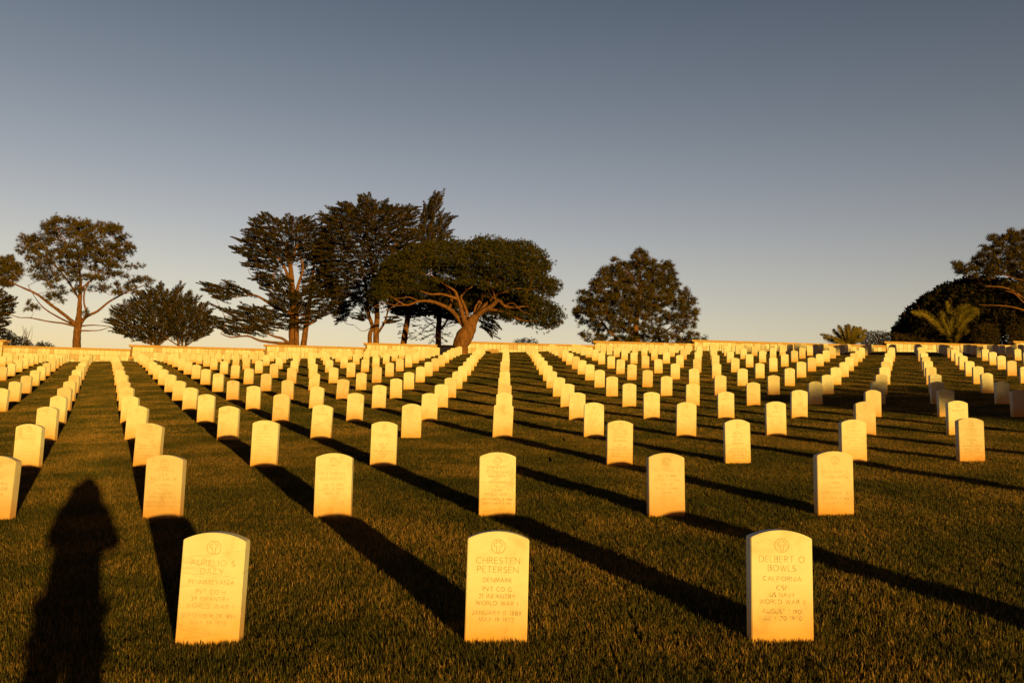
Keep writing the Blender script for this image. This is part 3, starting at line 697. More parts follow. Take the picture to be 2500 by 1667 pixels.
# dark foliage at the left edge
E0 = [(-60, 705), (0, 712), (22, 726), (38, 735), (30, 755), (22, 775), (12, 800), (0, 815), (-60, 830)]
pts = fill(E0, 7, 63.5, 1.2, 5)
make_tree('cypress_tree', 'dark tree mostly cut off by the left edge of the photo', 'tree', -40, 880, 63.5,
          [limb_pts([(-45, 880, 0, .2), (-40, 800, 0, .15), (-30, 740, 0, .08)], 63.5)], [],
          [dict(kind='frond', pts=pts, origin=P(-50, 800, 63.5), L=.8)], leafmat=M_CYP, wood=M_BARKD, seed=6)
for (pl, Yb, lab, sd) in [([(-20, 800), (10, 806), (25, 808), (40, 822), (60, 826), (75, 838), (85, 850), (-20, 858)], 66.0, 'leafy shrub behind the wall at the left edge of the photo', 8),
                      ([(88, 840), (98, 836), (104, 834), (112, 839), (122, 840), (130, 846), (134, 856), (84, 856)], 68.0, 'small round shrub behind the wall, left of the lone pine trunk', 9),
                      ([(1253, 833), (1262, 830), (1280, 827), (1288, 829), (1300, 826), (1306, 829), (1314, 834), (1316, 848), (1250, 846)], 76.0, 'small shrub peeping over the wall between the umbrella pine and the round pine', 10),
                      ([(1714, 824), (1720, 820), (1727, 822), (1730, 840), (1712, 840)], 74.0, 'tiny shrub tip above the wall just right of the round pine', 12)]:
    pts = fill(pl, 4.5, Yb, .9, sd, rpx=15, layers=2)
    bu, bv = sum(p[0] for p in pl)/len(pl), 858
    make_tree('shrub', lab, 'shrub', bu, bv, Yb, [limb_pts([(bu, 862, 0, .05), (bu+2, 846, 0, .03)], Yb)], [],
              [dict(kind='broad', pts=pts, kw=dict(k=14, spread=.16, L=.11, W=.06))], leafmat=M_DARK, wood=M_BARKD, seed=sd)
# bare twiggy shrub left of the pine
rr = random.Random(3); tw = []
for i in range(16):
    u0 = 62+rr.uniform(-6, 8); q = [(P(u0, 852, 66.5), .018)]
    uu, vv = u0, 846
    for k in range(4):
        uu += rr.uniform(-7, 6); vv -= rr.uniform(7, 15); q.append((P(uu, vv, 66.5+rr.uniform(-.4, .4)), .012-.002*k))
    tw.append(q)
o_ = link('bare_shrub', tube(tw, 3, 2), M_BARKD); tag(o_, 'leafless twiggy shrub above the wall, left of the lone pine', 'shrub')
# two low cypress shrubs
S1 = c1([(1325, 800), (1300, 850), (1240, 870), (1180, 900), (1100, 940), (1010, 990), (920, 1030), (900, 1055), (960, 1090), (850, 1115), (900, 1150), (950, 1180), (920, 1210), (1000, 1240), (1100, 1280), (1200, 1300), (1350, 1290), (1420, 1230), (1400, 1000), (1480, 870), (1515, 830), (1440, 840), (1400, 890), (1350, 880)])
S2 = c1([(1500, 910), (1600, 900), (1560, 945), (1640, 930), (1590, 990), (1720, 970), (1660, 1035), (1740, 1020), (1700, 1085), (1760, 1130), (1740, 1200), (1690, 1250), (1600, 1285), (1450, 1275), (1380, 1200), (1370, 1050), (1420, 960)])
for (pl, bu, bv, Yb, lab, sd, org) in [(S1, 1270, 1330, 66.0, 'low dark cypress with wispy tips, left one of the pair right of the lone pine', 31, (1290, 1330)),
                                  (S2, 1495, 1340, 65.5, 'low dark cypress with raked tips, right one of the pair', 32, (1440, 1360))]:
    bu, bv = bu/3.36, 450+bv/3.36; pts = fill(pl, 5.4, Yb, 1.9, sd, rpx=40, layers=1)
    O = P(org[0]/3.36, 450+org[1]/3.36, Yb)
    trs = [limb_pts([(bu+k*7, bv+5, 0, .09), (bu+k*10, bv-14, 0, .08), (bu+k*19, bv-50, .3*k, .04)], Yb) for k in (-1, 0, 1)]
    lbs = [limb_pts([(bu, bv, 0, .06), (bu-24, bv-14, -.3, .05), (bu-52, bv-32, -.5, .02)], Yb), limb_pts([(bu, bv, 0, .06), (bu+20, bv-12, -.3, .05), (bu+48, bv-34, -.5, .02)], Yb)]
    make_tree('cypress_tree', lab, 'tree', bu, bv+6, Yb, trs, lbs, [dict(kind='frond', pts=pts, origin=O, L=.8, rad=.24, zs=.6, lift=.08, kw=dict(nn=90, ll=.13, lw=.045))],
              leafmat=M_CYP, wood=M_BARKD, seed=sd, group='low cypresses beyond the wall')
# multi-stemmed cypress
c2 = lambda L_: crop(L_, 3.484, 450, 450)
def q2(a, b, dy, r_): return (450+a/3.484, 450+b/3.484, dy, r_)
A3 = c2([(545, 315), (620, 285), (730, 250), (800, 310), (880, 275), (960, 310), (1000, 280), (1105, 290), (1110, 330), (1200, 380), (1250, 500), (1240, 620), (1100, 640), (960, 650), (880, 680), (800, 720), (700, 820), (600, 830), (560, 810), (630, 770), (600, 730), (500, 690), (560, 640), (470, 600), (415, 560), (420, 535), (560, 540), (500, 500), (400, 448), (530, 460), (500, 400), (570, 360)])
A3b = c2([(155, 830), (240, 830), (330, 870), (375, 815), (440, 860), (510, 880), (580, 915), (540, 940), (420, 950), (330, 1000), (240, 940), (160, 900)])
A3c = c2([(265, 1035), (400, 1060), (480, 1040), (560, 1030), (700, 1060), (760, 1120), (740, 1260), (640, 1290), (500, 1270), (400, 1290), (300, 1240), (230, 1190), (200, 1120), (330, 1130), (420, 1120), (330, 1080)])
A3d = c2([(700, 920), (860, 910), (1000, 900), (1150, 760), (1250, 850), (1330, 960), (1395, 1010), (1400, 1060), (1300, 1110), (1180, 1120), (1080, 1180), (1000, 1230), (900, 1240), (780, 1230), (740, 1130), (730, 1040)])
A3e = c2([(620, 800), (760, 770), (900, 780), (880, 900), (700, 930), (650, 880)])
Y3 = 68.0
trs = [limb_pts([q2(925, 1420, 0, .36), q2(925, 1250, 0, .32), q2(925, 1000, .1, .26), q2(915, 850, .1, .22), q2(900, 680, 0, .15), q2(870, 500, -.2, .08)], Y3),
       limb_pts([q2(1005, 1420, .2, .26), q2(1030, 1250, .3, .20), q2(1060, 1050, .5, .15), q2(1095, 750, .6, .10), q2(1120, 500, .8, .06)], Y3),
       limb_pts([q2(955, 1420, -.3, .20), q2(955, 1200, -.3, .17), q2(960, 900, -.2, .12), q2(1010, 700, -.2, .07), q2(950, 500, -.3, .04)], Y3)]
lbs = [limb_pts([q2(920, 1100, 0, .14), q2(780, 1050, -.5, .12), q2(720, 1010, -.8, .11), q2(650, 965, -1.0, .09), q2(580, 940, -1.2, .08), q2(460, 955, -1.4, .05)], Y3),
       limb_pts([q2(910, 1355, 0, .14), q2(830, 1352, -.4, .12), q2(650, 1330, -.9, .09), q2(540, 1290, -1.2, .07), q2(400, 1300, -1.3, .05), q2(310, 1270, -1.4, .03)], Y3),
       limb_pts([q2(900, 1360, -.2, .11), q2(830, 1310, -.7, .10), q2(730, 1280, -1.0, .07), q2(620, 1200, -1.2, .04)], Y3),
       limb_pts([q2(915, 850, 0, .12), q2(820, 650, -.6, .10), q2(760, 615, -.8, .07), q2(680, 520, -1, .04)], Y3),
       limb_pts([q2(900, 680, 0, .1), q2(865, 600, -.8, .07), q2(865, 480, -.9, .05)], Y3),
       limb_pts([q2(920, 650, -.2, .09), q2(940, 600, -.9, .07), q2(950, 540, -1, .06), q2(985, 485, -1, .04)], Y3),
       limb_pts([q2(930, 1150, 0, .10), q2(1060, 1190, -.4, .08), q2(1180, 1090, -.6, .05), q2(1290, 1020, -.7, .03)], Y3),
       limb_pts([q2(900, 920, 0, .10), q2(790, 900, -.4, .07), q2(760, 800, -.6, .05), q2(780, 700, -.6, .03)], Y3)]
cr = [dict(kind='frond', pts=fill(A3, 6.2, Y3, 2.5, 33, gap=.10, gscale=13), origin=P(700, 690, Y3), L=.85, rad=.30, lift=.0, zs=.2),
      dict(kind='frond', pts=fill(A3b, 6.0, Y3-1.3, .8, 34), origin=P(640, 740, Y3-1.2), L=.95, rad=.19, lift=.2),
      dict(kind='frond', pts=fill(A3c, 6.4, Y3-1.0, 1.2, 35, gap=.06, gscale=14), origin=P(700, 830, Y3-1.0), L=1.0, rad=.2, lift=.25, zs=.3),
      dict(kind='frond', pts=fill(A3d, 6.8, Y3-.4, 2.0, 36, gap=.12, gscale=14), origin=P(715, 800, Y3), L=.85, rad=.30, lift=.0, zs=.2),
      dict(kind='frond', pts=fill(c2([(970, 660), (1240, 590), (1320, 980), (1150, 960), (990, 900), (1010, 780)]), 7.0, Y3+1.3, 1.0, 38, gap=.14, gscale=11), origin=P(715, 740, Y3), L=.9, rad=.2, lift=.05, zs=.25),
      dict(kind='frond', pts=fill(A3e, 6.5, Y3-.2, 1.6, 37, gap=.12, gscale=12), origin=P(715, 740, Y3), L=.8, rad=.18)]
tf = [q for L_ in lbs+trs for q, _ in L_[1:]]
make_tree('cypress_tree', 'spreading dark cypress with several lit stems and a long low branch reaching left', 'tree', 716, 860, Y3, trs, lbs, cr, leafmat=M_CYP, wood=M_BARK, seed=41,
          twigs=110, twig_from=tf, twig_r=.018, group='large cypresses beyond the wall')
# tall dense cypress in the middle of the group
c3 = lambda L_: crop(L_, 3.485, 850, 450)
def q3(a, b, dy, r_): return (850+a/3.485, 450+b/3.485, dy, r_)
A4 = c2([(1133, 258), (1260, 262), (1240, 210), (1345, 165), (1355, 130), (1425, 160), (1440, 190), (1530, 195), (1485, 165), (1500, 103), (1570, 110), (1640, 160), (1700, 148), (1760, 185), (1870, 190), (1990, 180), (1980, 235), (1960, 330), (2010, 420), (2010, 600), (1900, 760), (1800, 900), (1700, 1000), (1560, 1090), (1430, 1000), (1400, 1120), (1330, 1190), (1290, 1120), (1310, 1000), (1230, 850), (1150, 700), (1120, 520), (1180, 420), (1190, 340), (1160, 300)])
A4b = c2([(1430, 1130), (1500, 1090), (1560, 1100), (1540, 1160), (1450, 1170)]); A4c = c2([(1700, 1130), (1780, 1120), (1830, 1160), (1720, 1190)])
Y4 = 67.0
trs = [limb_pts([q2(1632, 1420, 0, .24), q2(1632, 1250, 0, .21), q2(1640, 1100, 0, .19), q2(1620, 850, 0, .15), q2(1560, 500, 0, .08), q2(1530, 250, 0, .03)], Y4),
       limb_pts([q2(1582, 1420, -.1, .17), q2(1578, 1280, -.1, .16), q2(1600, 1210, -.1, .15), q2(1560, 1080, -.3, .13), q2(1550, 900, -.3, .1), q2(1480, 600, -.3, .05)], Y4)]
lbs = [limb_pts([q2(1650, 1260, 0, .10), q2(1700, 1180, -.4, .08), q2(1730, 1080, -.5, .06), q2(1740, 960, -.5, .04)], Y4),
       limb_pts([q2(1620, 850, 0, .10), q2(1720, 700, -1, .07), q2(1800, 500, -1.4, .04)], Y4),
       limb_pts([q2(1560, 520, 0, .08), q2(1490, 420, -1.4, .05), q2(1470, 330, -1.6, .03)], Y4),
       limb_pts([q2(1600, 1210, -.1, .03), q2(1520, 1250, -.5, .02), q2(1440, 1195, -.7, .012)], Y4)]
cr = [dict(kind='frond', pts=fill(A4, 6.0, Y4, 3.1, 43, gap=.03, gscale=13, rpx=55), origin=P(905, 660, Y4), L=.85, rad=.32, lift=.03, zs=.22),
      dict(kind='frond', pts=fill(A4b, 6, Y4, .8, 44)+fill(A4c, 6, Y4, .8, 45), origin=P(905, 780, Y4), L=.7, rad=.2)]
tf = [q for L_ in lbs+trs for q, _ in L_[1:]]
make_tree('cypress_tree', 'tall dense dark cypress on twin trunks, centre of the tree group', 'tree', 917, 860, Y4, trs, lbs, cr, leafmat=M_CYP, wood=M_BARK, seed=51,
          twigs=60, twig_from=tf, twig_r=.018, group='large cypresses beyond the wall')
# narrow cypress top behind
A5 = c3([(725, 78), (770, 75), (815, 95), (800, 130), (790, 180), (770, 230), (830, 265), (905, 285), (850, 330), (870, 380), (865, 440), (870, 500), (800, 540), (620, 540), (590, 420), (620, 330), (615, 270), (650, 190), (690, 140)])
A5b = c3([(420, 1190), (520, 1150), (700, 1130), (880, 1130), (900, 1230), (830, 1340), (700, 1370), (520, 1330), (430, 1290)])
A5c = c3([(1100, 1130), (1240, 1120), (1290, 1210), (1260, 1290), (1210, 1310), (1150, 1230)])
Y5 = 70.0
trs = [limb_pts([q3(768, 1440, 0, .24), q3(768, 1250, 0, .22), q3(772, 1100, 0, .20), q3(740, 800, 0, .16), q3(720, 500, 0, .10), q3(700, 230, 0, .05), q3(725, 90, -.3, .03)], Y5),
       limb_pts([q3(462, 1420, -.6, .26), q3(480, 1300, -.6, .24), q3(505, 1150, -.6, .21), q3(525, 1000, -.5, .18), q3(560, 800, -.4, .12)], Y5)]
lbs = [limb_pts([q3(780, 1240, 0, .10), q3(830, 1180, -.5, .08), q3(860, 1120, -.7, .05)], Y5),
       limb_pts([q3(740, 1215, 0, .05), q3(700, 1190, .3, .03), q3(640, 1240, .4, .02)], Y5)]
cr = [dict(kind='frond', pts=fill(A5, 6.4, Y5, 1.3, 53, gap=.03, gscale=12, rpx=28), origin=P(1045, 640, Y5), L=.9, rad=.2, lift=.25, zs=.5, wind=(.5, 0, .1)),
      dict(kind='frond', pts=fill(A5b, 9, Y5+.6, 1.5, 54, gap=.28, gscale=13), origin=P(1060, 800, Y5), L=.85, rad=.16, lift=-.1, kw=dict(nn=36)),
      dict(kind='frond', pts=fill(c3([(330, 960), (600, 950), (900, 1000), (965, 1190), (900, 1165), (700, 1105), (560, 1135), (430, 1115), (350, 1060)]), 6.5, Y5-.5, 1.5, 56, layers=2), origin=P(1060, 740, Y5), L=.9, rad=.22, lift=.1),
      dict(kind='frond', pts=fill(A5c, 7, Y5, .9, 55, gap=.15, gscale=10), origin=P(1150, 740, Y5), L=.85, rad=.16, lift=-.3)]
tf = [q for L_ in lbs+trs for q, _ in L_[:4]]
make_tree('cypress_tree', 'narrow cypress whose bent top sticks up highest of all, behind the umbrella pine', 'tree', 1070, 860, Y5, trs, lbs, cr, leafmat=M_CYP, wood=M_BARK, seed=61,
          twigs=70, twig_from=tf, twig_r=.014, group='large cypresses beyond the wall')
# umbrella pine with a leaning trunk, in front of the wall
A6 = c3([(330, 640), (450, 590), (520, 560), (600, 515), (740, 500), (870, 500), (885, 478), (930, 478), (945, 500), (1040, 490), (1100, 462), (1180, 458), (1215, 480), (1290, 470), (1390, 505), (1480, 492), (1550, 515), (1640, 580), (1700, 640), (1715, 720), (1655, 765), (1700, 805), (1770, 815), (1805, 870), (1785, 925), (1700, 950), (1580, 905), (1420, 880), (1300, 860), (1230, 840), (1150, 850), (1000, 840), (900, 790), (760, 745), (680, 740), (600, 810), (520, 870), (420, 880), (340, 900), (240, 960), (195, 1010), (190, 930), (215, 850), (260, 760)])
A6b = c3([(1480, 930), (1640, 960), (1720, 1000), (1790, 1060), (1818, 1120), (1800, 1190), (1700, 1235), (1600, 1200), (1480, 1180), (1330, 1140), (1300, 1080), (1460, 1110), (1560, 1080), (1500, 1010)])
A6c = c3([(330, 890), (560, 850), (700, 780), (1000, 850), (1300, 870), (1560, 920), (1600, 1080), (1400, 1130), (1180, 1100), (1040, 1080), (900, 1060), (780, 980), (560, 940), (400, 960)])
A6d = c3([(180, 990), (330, 930), (420, 960), (300, 1080), (200, 1080)])
Y6 = 59.4
tr6 = [limb_pts([(1131, 872, 0, .34), (1128, 858, 0, .42), (1124, 843, 0, .52), (1134, 822, 0, .60), (1146, 802, 0, .48), (1152, 787, 0, .38), (1160, 772, 0, .28)], Y6)]
lb6 = [limb_pts([q3(1080, 1130, 0, .28), q3(1150, 1075, -.4, .23), q3(1215, 1040, -.7, .20), q3(1280, 990, -1.0, .16), q3(1330, 1035, -1.3, .11), q3(1420, 1050, -1.5, .09), q3(1520, 1040, -1.6, .05), q3(1620, 1100, -1.6, .03)], Y6),
       limb_pts([q3(1180, 1065, -.5, .15), q3(1260, 1072, -.9, .13), q3(1340, 1090, -1.2, .12), q3(1420, 1135, -1.5, .10), q3(1530, 1165, -1.7, .06), q3(1650, 1150, -1.8, .03)], Y6),
       limb_pts([q3(1015, 1230, 0, .26), q3(975, 1120, -.5, .20), q3(955, 1030, -.9, .17), q3(930, 970, -1.2, .15), q3(910, 910, -1.4, .11), q3(850, 870, -1.6, .08), q3(770, 815, -1.8, .05), q3(700, 770, -1.8, .03)], Y6),
       limb_pts([q3(1005, 1220, .2, .18), q3(1015, 1120, .3, .15), q3(985, 1020, .2, .12), q3(960, 960, 0, .10), q3(1000, 910, -.2, .07), q3(1070, 860, -.4, .04)], Y6),
       limb_pts([q3(1000, 1225, .2, .22), q3(930, 1130, -.2, .19), q3(870, 1065, -.6, .17), q3(780, 1020, -1.0, .14), q3(700, 995, -1.3, .12), q3(600, 995, -1.6, .10), q3(500, 1028, -1.8, .08), q3(420, 990, -2.0, .06), q3(340, 940, -2.1, .03)], Y6),
       limb_pts([q3(930, 975, -1.2, .12), q3(800, 935, -1.5, .09), q3(700, 935, -1.7, .08), q3(600, 905, -1.8, .05), q3(500, 900, -2.0, .03)], Y6),
       limb_pts([q3(600, 995, -1.6, .05), q3(520, 960, -1.9, .04), q3(420, 970, -2.1, .03), q3(300, 940, -2.2, .02)], Y6),
       limb_pts([q3(500, 1028, -1.8, .05), q3(400, 1030, -2.0, .04), q3(300, 1010, -2.2, .03), q3(220, 1040, -2.3, .02)], Y6),
       limb_pts([q3(440, 1000, -2.0, .04), q3(350, 1060, -2.2, .03), q3(290, 1090, -2.3, .015)], Y6),
       limb_pts([q3(1060, 1170, .2, .16), q3(1075, 1090, .5, .12), q3(1085, 1040, .7, .09), q3(1150, 940, .9, .06), q3(1200, 860, 1.0, .03)], Y6),
       limb_pts([q3(1090, 1110, .3, .15), q3(1130, 1010, .8, .13), q3(1140, 930, 1.2, .09), q3(1120, 850, 1.5, .05)], Y6),
       limb_pts([q3(1255, 990, -1.0, .09), q3(1235, 920, -1.2, .08), q3(1215, 870, -1.4, .06), q3(1170, 800, -1.6, .03)], Y6),
       limb_pts([q3(1100, 1100, .2, .14), q3(1190, 1000, 0, .12), q3(1270, 935, -.6, .11), q3(1350, 910, -1.0, .09), q3(1400, 885, -1.3, .07), q3(1530, 895, -1.6, .03)], Y6),
       limb_pts([q3(1240, 920, -1.2, .05), q3(1260, 850, -1.6, .04), q3(1330, 810, -1.8, .02)], Y6),
       limb_pts([q3(1330, 1035, -1.3, .06), q3(1400, 1010, -1.7, .05), q3(1480, 1080, -2, .03), q3(1560, 1110, -2.1, .02)], Y6),
       limb_pts([q3(860, 1060, -.6, .12), q3(880, 980, .4, .11), q3(850, 900, 1.0, .07), q3(800, 850, 1.4, .04)], Y6)]
cr = [dict(kind='pine', pts=fill(A6, 6.4, Y6-.2, 4.2, 63, rpx=60, layers=2)+fill(c3([(200, 940), (420, 870), (640, 790), (900, 800), (1240, 850), (1560, 900), (1500, 960), (1330, 900), (1150, 880), (900, 850), (700, 840), (600, 900), (400, 920), (260, 1000)]), 9, Y6-2.4, .8, 67), kw=dict(k=9, nn=11, spread=.16, L=.15, W=.036, up=1.0)),
      dict(kind='pine', pts=fill(A6b, 6.6, Y6-1.0, 1.6, 64, gap=.03, gscale=12, layers=2), kw=dict(k=6, nn=11, spread=.18, L=.17, W=.036, up=.5)),
      dict(kind='pine', pts=fill(A6c, 6.5, Y6+2.6, 1.4, 65, layers=3), kw=dict(k=6, nn=11, spread=.24, L=.18, W=.045, up=.3)),
      dict(kind='pine', pts=fill(A6d, 10, Y6-2.0, .5, 66, gap=.2, gscale=10), kw=dict(k=4, nn=9, spread=.15, L=.15, W=.03))]
tf = [q for L_ in lb6 for q, _ in L_[3:]]
make_tree('umbrella_pine', 'broad umbrella pine with thick leaning trunk and bare curving limbs before the wall', 'tree', 1125, 862, Y6, tr6, lb6, cr, leafmat=M_UMB, wood=M_BARK, seed=71,
          twigs=230, twig_from=tf, twig_r=.016, limb_k=.82)
# round pine on the right
c4 = lambda L_: crop(L_, 4.704, 1350, 580)
def q4(a, b, dy, r_): return (1350+a/4.704, 580+b/4.704, dy, r_)
A7 = c4([(1000, 145), (1060, 165), (1080, 240), (1130, 265), (1200, 270), (1255, 300), (1300, 255), (1330, 290), (1400, 370), (1380, 460), (1410, 510), (1460, 590), (1525, 595), (1560, 660), (1610, 655), (1648, 740), (1600, 780), (1640, 850), (1682, 885), (1650, 980), (1680, 1060), (1695, 1150), (1620, 1230), (1300, 1240), (1000, 1240), (750, 1230), (480, 1220), (400, 1220), (330, 1160), (305, 1090), (400, 1100), (520, 1110), (420, 1060), (330, 1010), (270, 950), (215, 820), (300, 805), (350, 860), (340, 790), (285, 740), (278, 680), (330, 620), (380, 660), (440, 620), (445, 490), (510, 490), (530, 410), (600, 330), (680, 320), (690, 250), (760, 255), (820, 290), (890, 290), (910, 190)])
Y7 = 66.0
def d7(u, v): return .92 if v < 580+900/4.704 else .55
tr7 = [limb_pts([q4(975, 1270, 0, .30), q4(965, 1190, 0, .27), q4(950, 1050, 0, .21), q4(980, 800, 0, .15), q4(1000, 500, 0, .09), q4(1000, 250, 0, .03)], Y7)]
lb7 = [limb_pts([q4(790, 1210, -.4, .12), q4(690, 1120, -.8, .10), q4(600, 1020, -1.1, .08), q4(530, 900, -1.3, .05), q4(490, 780, -1.5, .02)], Y7),
       limb_pts([q4(950, 1130, 0, .10), q4(860, 1070, -.8, .08), q4(720, 960, -1.4, .06), q4(600, 860, -1.8, .03)], Y7),
       limb_pts([q4(1140, 1200, -.3, .10), q4(1220, 1100, -1.2, .09), q4(1270, 1090, -1.6, .07), q4(1400, 1000, -1.9, .03)], Y7),
       limb_pts([q4(960, 1000, 0, .10), q4(880, 880, -1.2, .07), q4(780, 700, -1.8, .04)], Y7),
       limb_pts([q4(975, 850, 0, .09), q4(1100, 780, -1.4, .07), q4(1220, 770, -2.0, .05), q4(1320, 720, -2.2, .02)], Y7),
       limb_pts([q4(995, 600, 0, .07), q4(900, 450, -1.2, .05), q4(800, 350, -1.5, .02)], Y7),
       limb_pts([q4(620, 640, -1.5, .04), q4(540, 590, -1.6, .03), q4(480, 560, -1.6, .02)], Y7)]
tf = [q for L_ in lb7+tr7 for q, _ in L_[1:]]
cr = [dict(kind='pine', pts=fill(A7, 7.8, Y7, 2.9, 73, gap=.20, gscale=9, rpx=60, dens=d7), kw=dict(k=14, nn=14, spread=.13, L=.27, W=.032, up=1.6))]
make_tree('pine_tree', 'round bushy pine reaching down to the wall, alone right of the umbrella pine', 'tree', 1555, 850, Y7, tr7, lb7, cr, leafmat=M_PINE, wood=M_BARK, seed=81, twigs=160, twig_from=tf, twig_r=.014)
# big dark tree, shrubs and pine on the right
c5 = lambda L_: crop(L_, 3.733, 1950, 530)
def q5(a, b, dy, r_): return (1950+a/3.733, 530+b/3.733, dy, r_)
A10 = c5([(870, 1070), (890, 1010), (930, 950), (960, 900), (1000, 860), (1060, 810), (1110, 765), (1180, 715), (1260, 660), (1370, 625), (1440, 600), (1560, 565), (1700, 565), (1900, 600), (2200, 620), (2200, 1200), (870, 1180)])
Y10 = 71.0
def d10(u, v): return .35 if (u > 2420 and v > 810) else 1
cr = [dict(kind='broad', pts=fill(A10, 6.0, Y10, 4.5, 93, rpx=70, layers=2, dens=d10), kw=dict(k=20, spread=.34, L=.25, W=.18))]
make_tree('broadleaf_tree', 'huge dark domed tree behind the palm fronds at the right edge', 'tree', 2350, 860, Y10,
          [limb_pts([q5(1700, 1250, 0, .5), q5(1690, 1050, 0, .45), q5(1700, 800, 0, .3)], Y10)],
          [limb_pts([q5(1700, 1000, 0, .2), q5(1500, 850, -1, .12), q5(1300, 800, -2, .06)], Y10), limb_pts([q5(1700, 950, 0, .2), q5(1850, 820, -1, .12), q5(1950, 720, -2, .06)], Y10)],
          cr, leafmat=M_DARK, wood=M_BARKD, seed=91)
A11 = c5([(1388, 430), (1430, 408), (1495, 415), (1505, 450), (1560, 410), (1600, 405), (1610, 370), (1660, 330), (1670, 268), (1745, 262), (1730, 195), (1800, 172), (1880, 190), (1905, 135), (1960, 122), (2060, 118), (2300, 140), (2300, 560), (2050, 590), (1950, 560), (1850, 530), (1700, 555), (1560, 555), (1480, 520), (1430, 490)])
Y11 = 67.5
tr11 = [limb_pts([q5(2250, 1250, 0, .35), q5(2230, 1000, 0, .32), q5(2200, 800, 0, .28), q5(2120, 600, 0, .18), q5(2060, 480, 0, .1), q5(2030, 330, 0, .05)], Y11)]
lb11 = [limb_pts([q5(2210, 830, 0, .14), q5(2050, 740, -.8, .11), q5(1960, 680, -1.1, .09), q5(1860, 640, -1.3, .06), q5(1700, 630, -1.5, .03)], Y11),
        limb_pts([q5(2220, 930, 0, .10), q5(2053, 850, -.8, .07), q5(1920, 815, -1.2, .05), q5(1800, 805, -1.5, .03), q5(1640, 800, -1.7, .015)], Y11),
        limb_pts([q5(2180, 780, 0, .12), q5(2010, 640, .4, .09), q5(1930, 570, .6, .07), q5(1800, 555, .8, .05), q5(1560, 560, .9, .03), q5(1430, 450, 1.0, .02)], Y11),
        limb_pts([q5(2230, 900, -.4, .08), q5(2053, 780, -1.2, .06), q5(1970, 700, -1.5, .04), q5(1880, 670, -1.6, .02)], Y11),
        limb_pts([q5(2120, 600, 0, .08), q5(1980, 560, -.8, .05), q5(1850, 520, -1, .03)], Y11)]
cr = [dict(kind='pine', pts=fill(A11, 8.2, Y11, 2.6, 103, gap=.24, gscale=10, rpx=60), kw=dict(k=14, nn=14, spread=.13, L=.27, W=.032, up=1.4)),
      dict(kind='pine', pts=fill(c5([(1850, 590), (1950, 600), (2300, 640), (2300, 820), (2000, 700), (1900, 650)]), 9, Y11-1, .8, 104, gap=.1), kw=dict(k=6, nn=12, spread=.17, L=.25, W=.034))]
tf = [q for L_ in lb11+tr11 for q, _ in L_[2:]]
make_tree('pine_tree', 'tall pine with slanting bare limbs, crown cut by the right edge of the photo', 'tree', 2560, 860, Y11, tr11, lb11, cr, leafmat=M_PINE, wood=M_BARK, seed=101, twigs=90, twig_from=tf, twig_r=.015)
for (pl, Yb, lab, sd, mm) in [([(2106, 812), (2118, 808), (2130, 810), (2142, 811), (2155, 810), (2170, 812), (2184, 820), (2196, 832), (2200, 862), (2100, 862)], 66.5, 'dense brownish hedge shrub behind the wall, right of the small palm', 111, M_BUSH),
                          (c5([(1180, 1060), (1000, 1080), (880, 1060), (860, 1200), (1300, 1200), (1280, 1110)]), 65.5, 'reddish dry shrub behind the wall, left of the large palm fronds', 112, M_BUSH),
                          (c5([(1600, 1010), (1680, 970), (1760, 975), (1820, 1010), (1830, 1100), (1780, 1190), (1600, 1190), (1570, 1100)]), 66.0, 'russet round shrub behind the wall, right of the large palm fronds', 113, M_BUSH),
                          (c5([(1900, 1030), (1980, 980), (2100, 960), (2100, 1130), (1990, 1160), (1900, 1140)]), 66.5, 'sparse russet shrub behind the wall at the right edge', 114, M_BUSH)]:
    pts = fill(pl, 4.6, Yb, 1.0, sd, rpx=20, layers=2); bu = sum(p[0] for p in pl)/len(pl)
    make_tree('shrub', lab, 'shrub', bu, 862, Yb, [limb_pts([(bu+k, 866, 0, .05), (bu+k*2, 838, 0, .02)], Yb) for k in (-8, 0, 8)], [],
              [dict(kind='broad', pts=pts, kw=dict(k=14, spread=.17, L=.12, W=.06))], leafmat=mm, wood=M_BARKD, seed=sd)
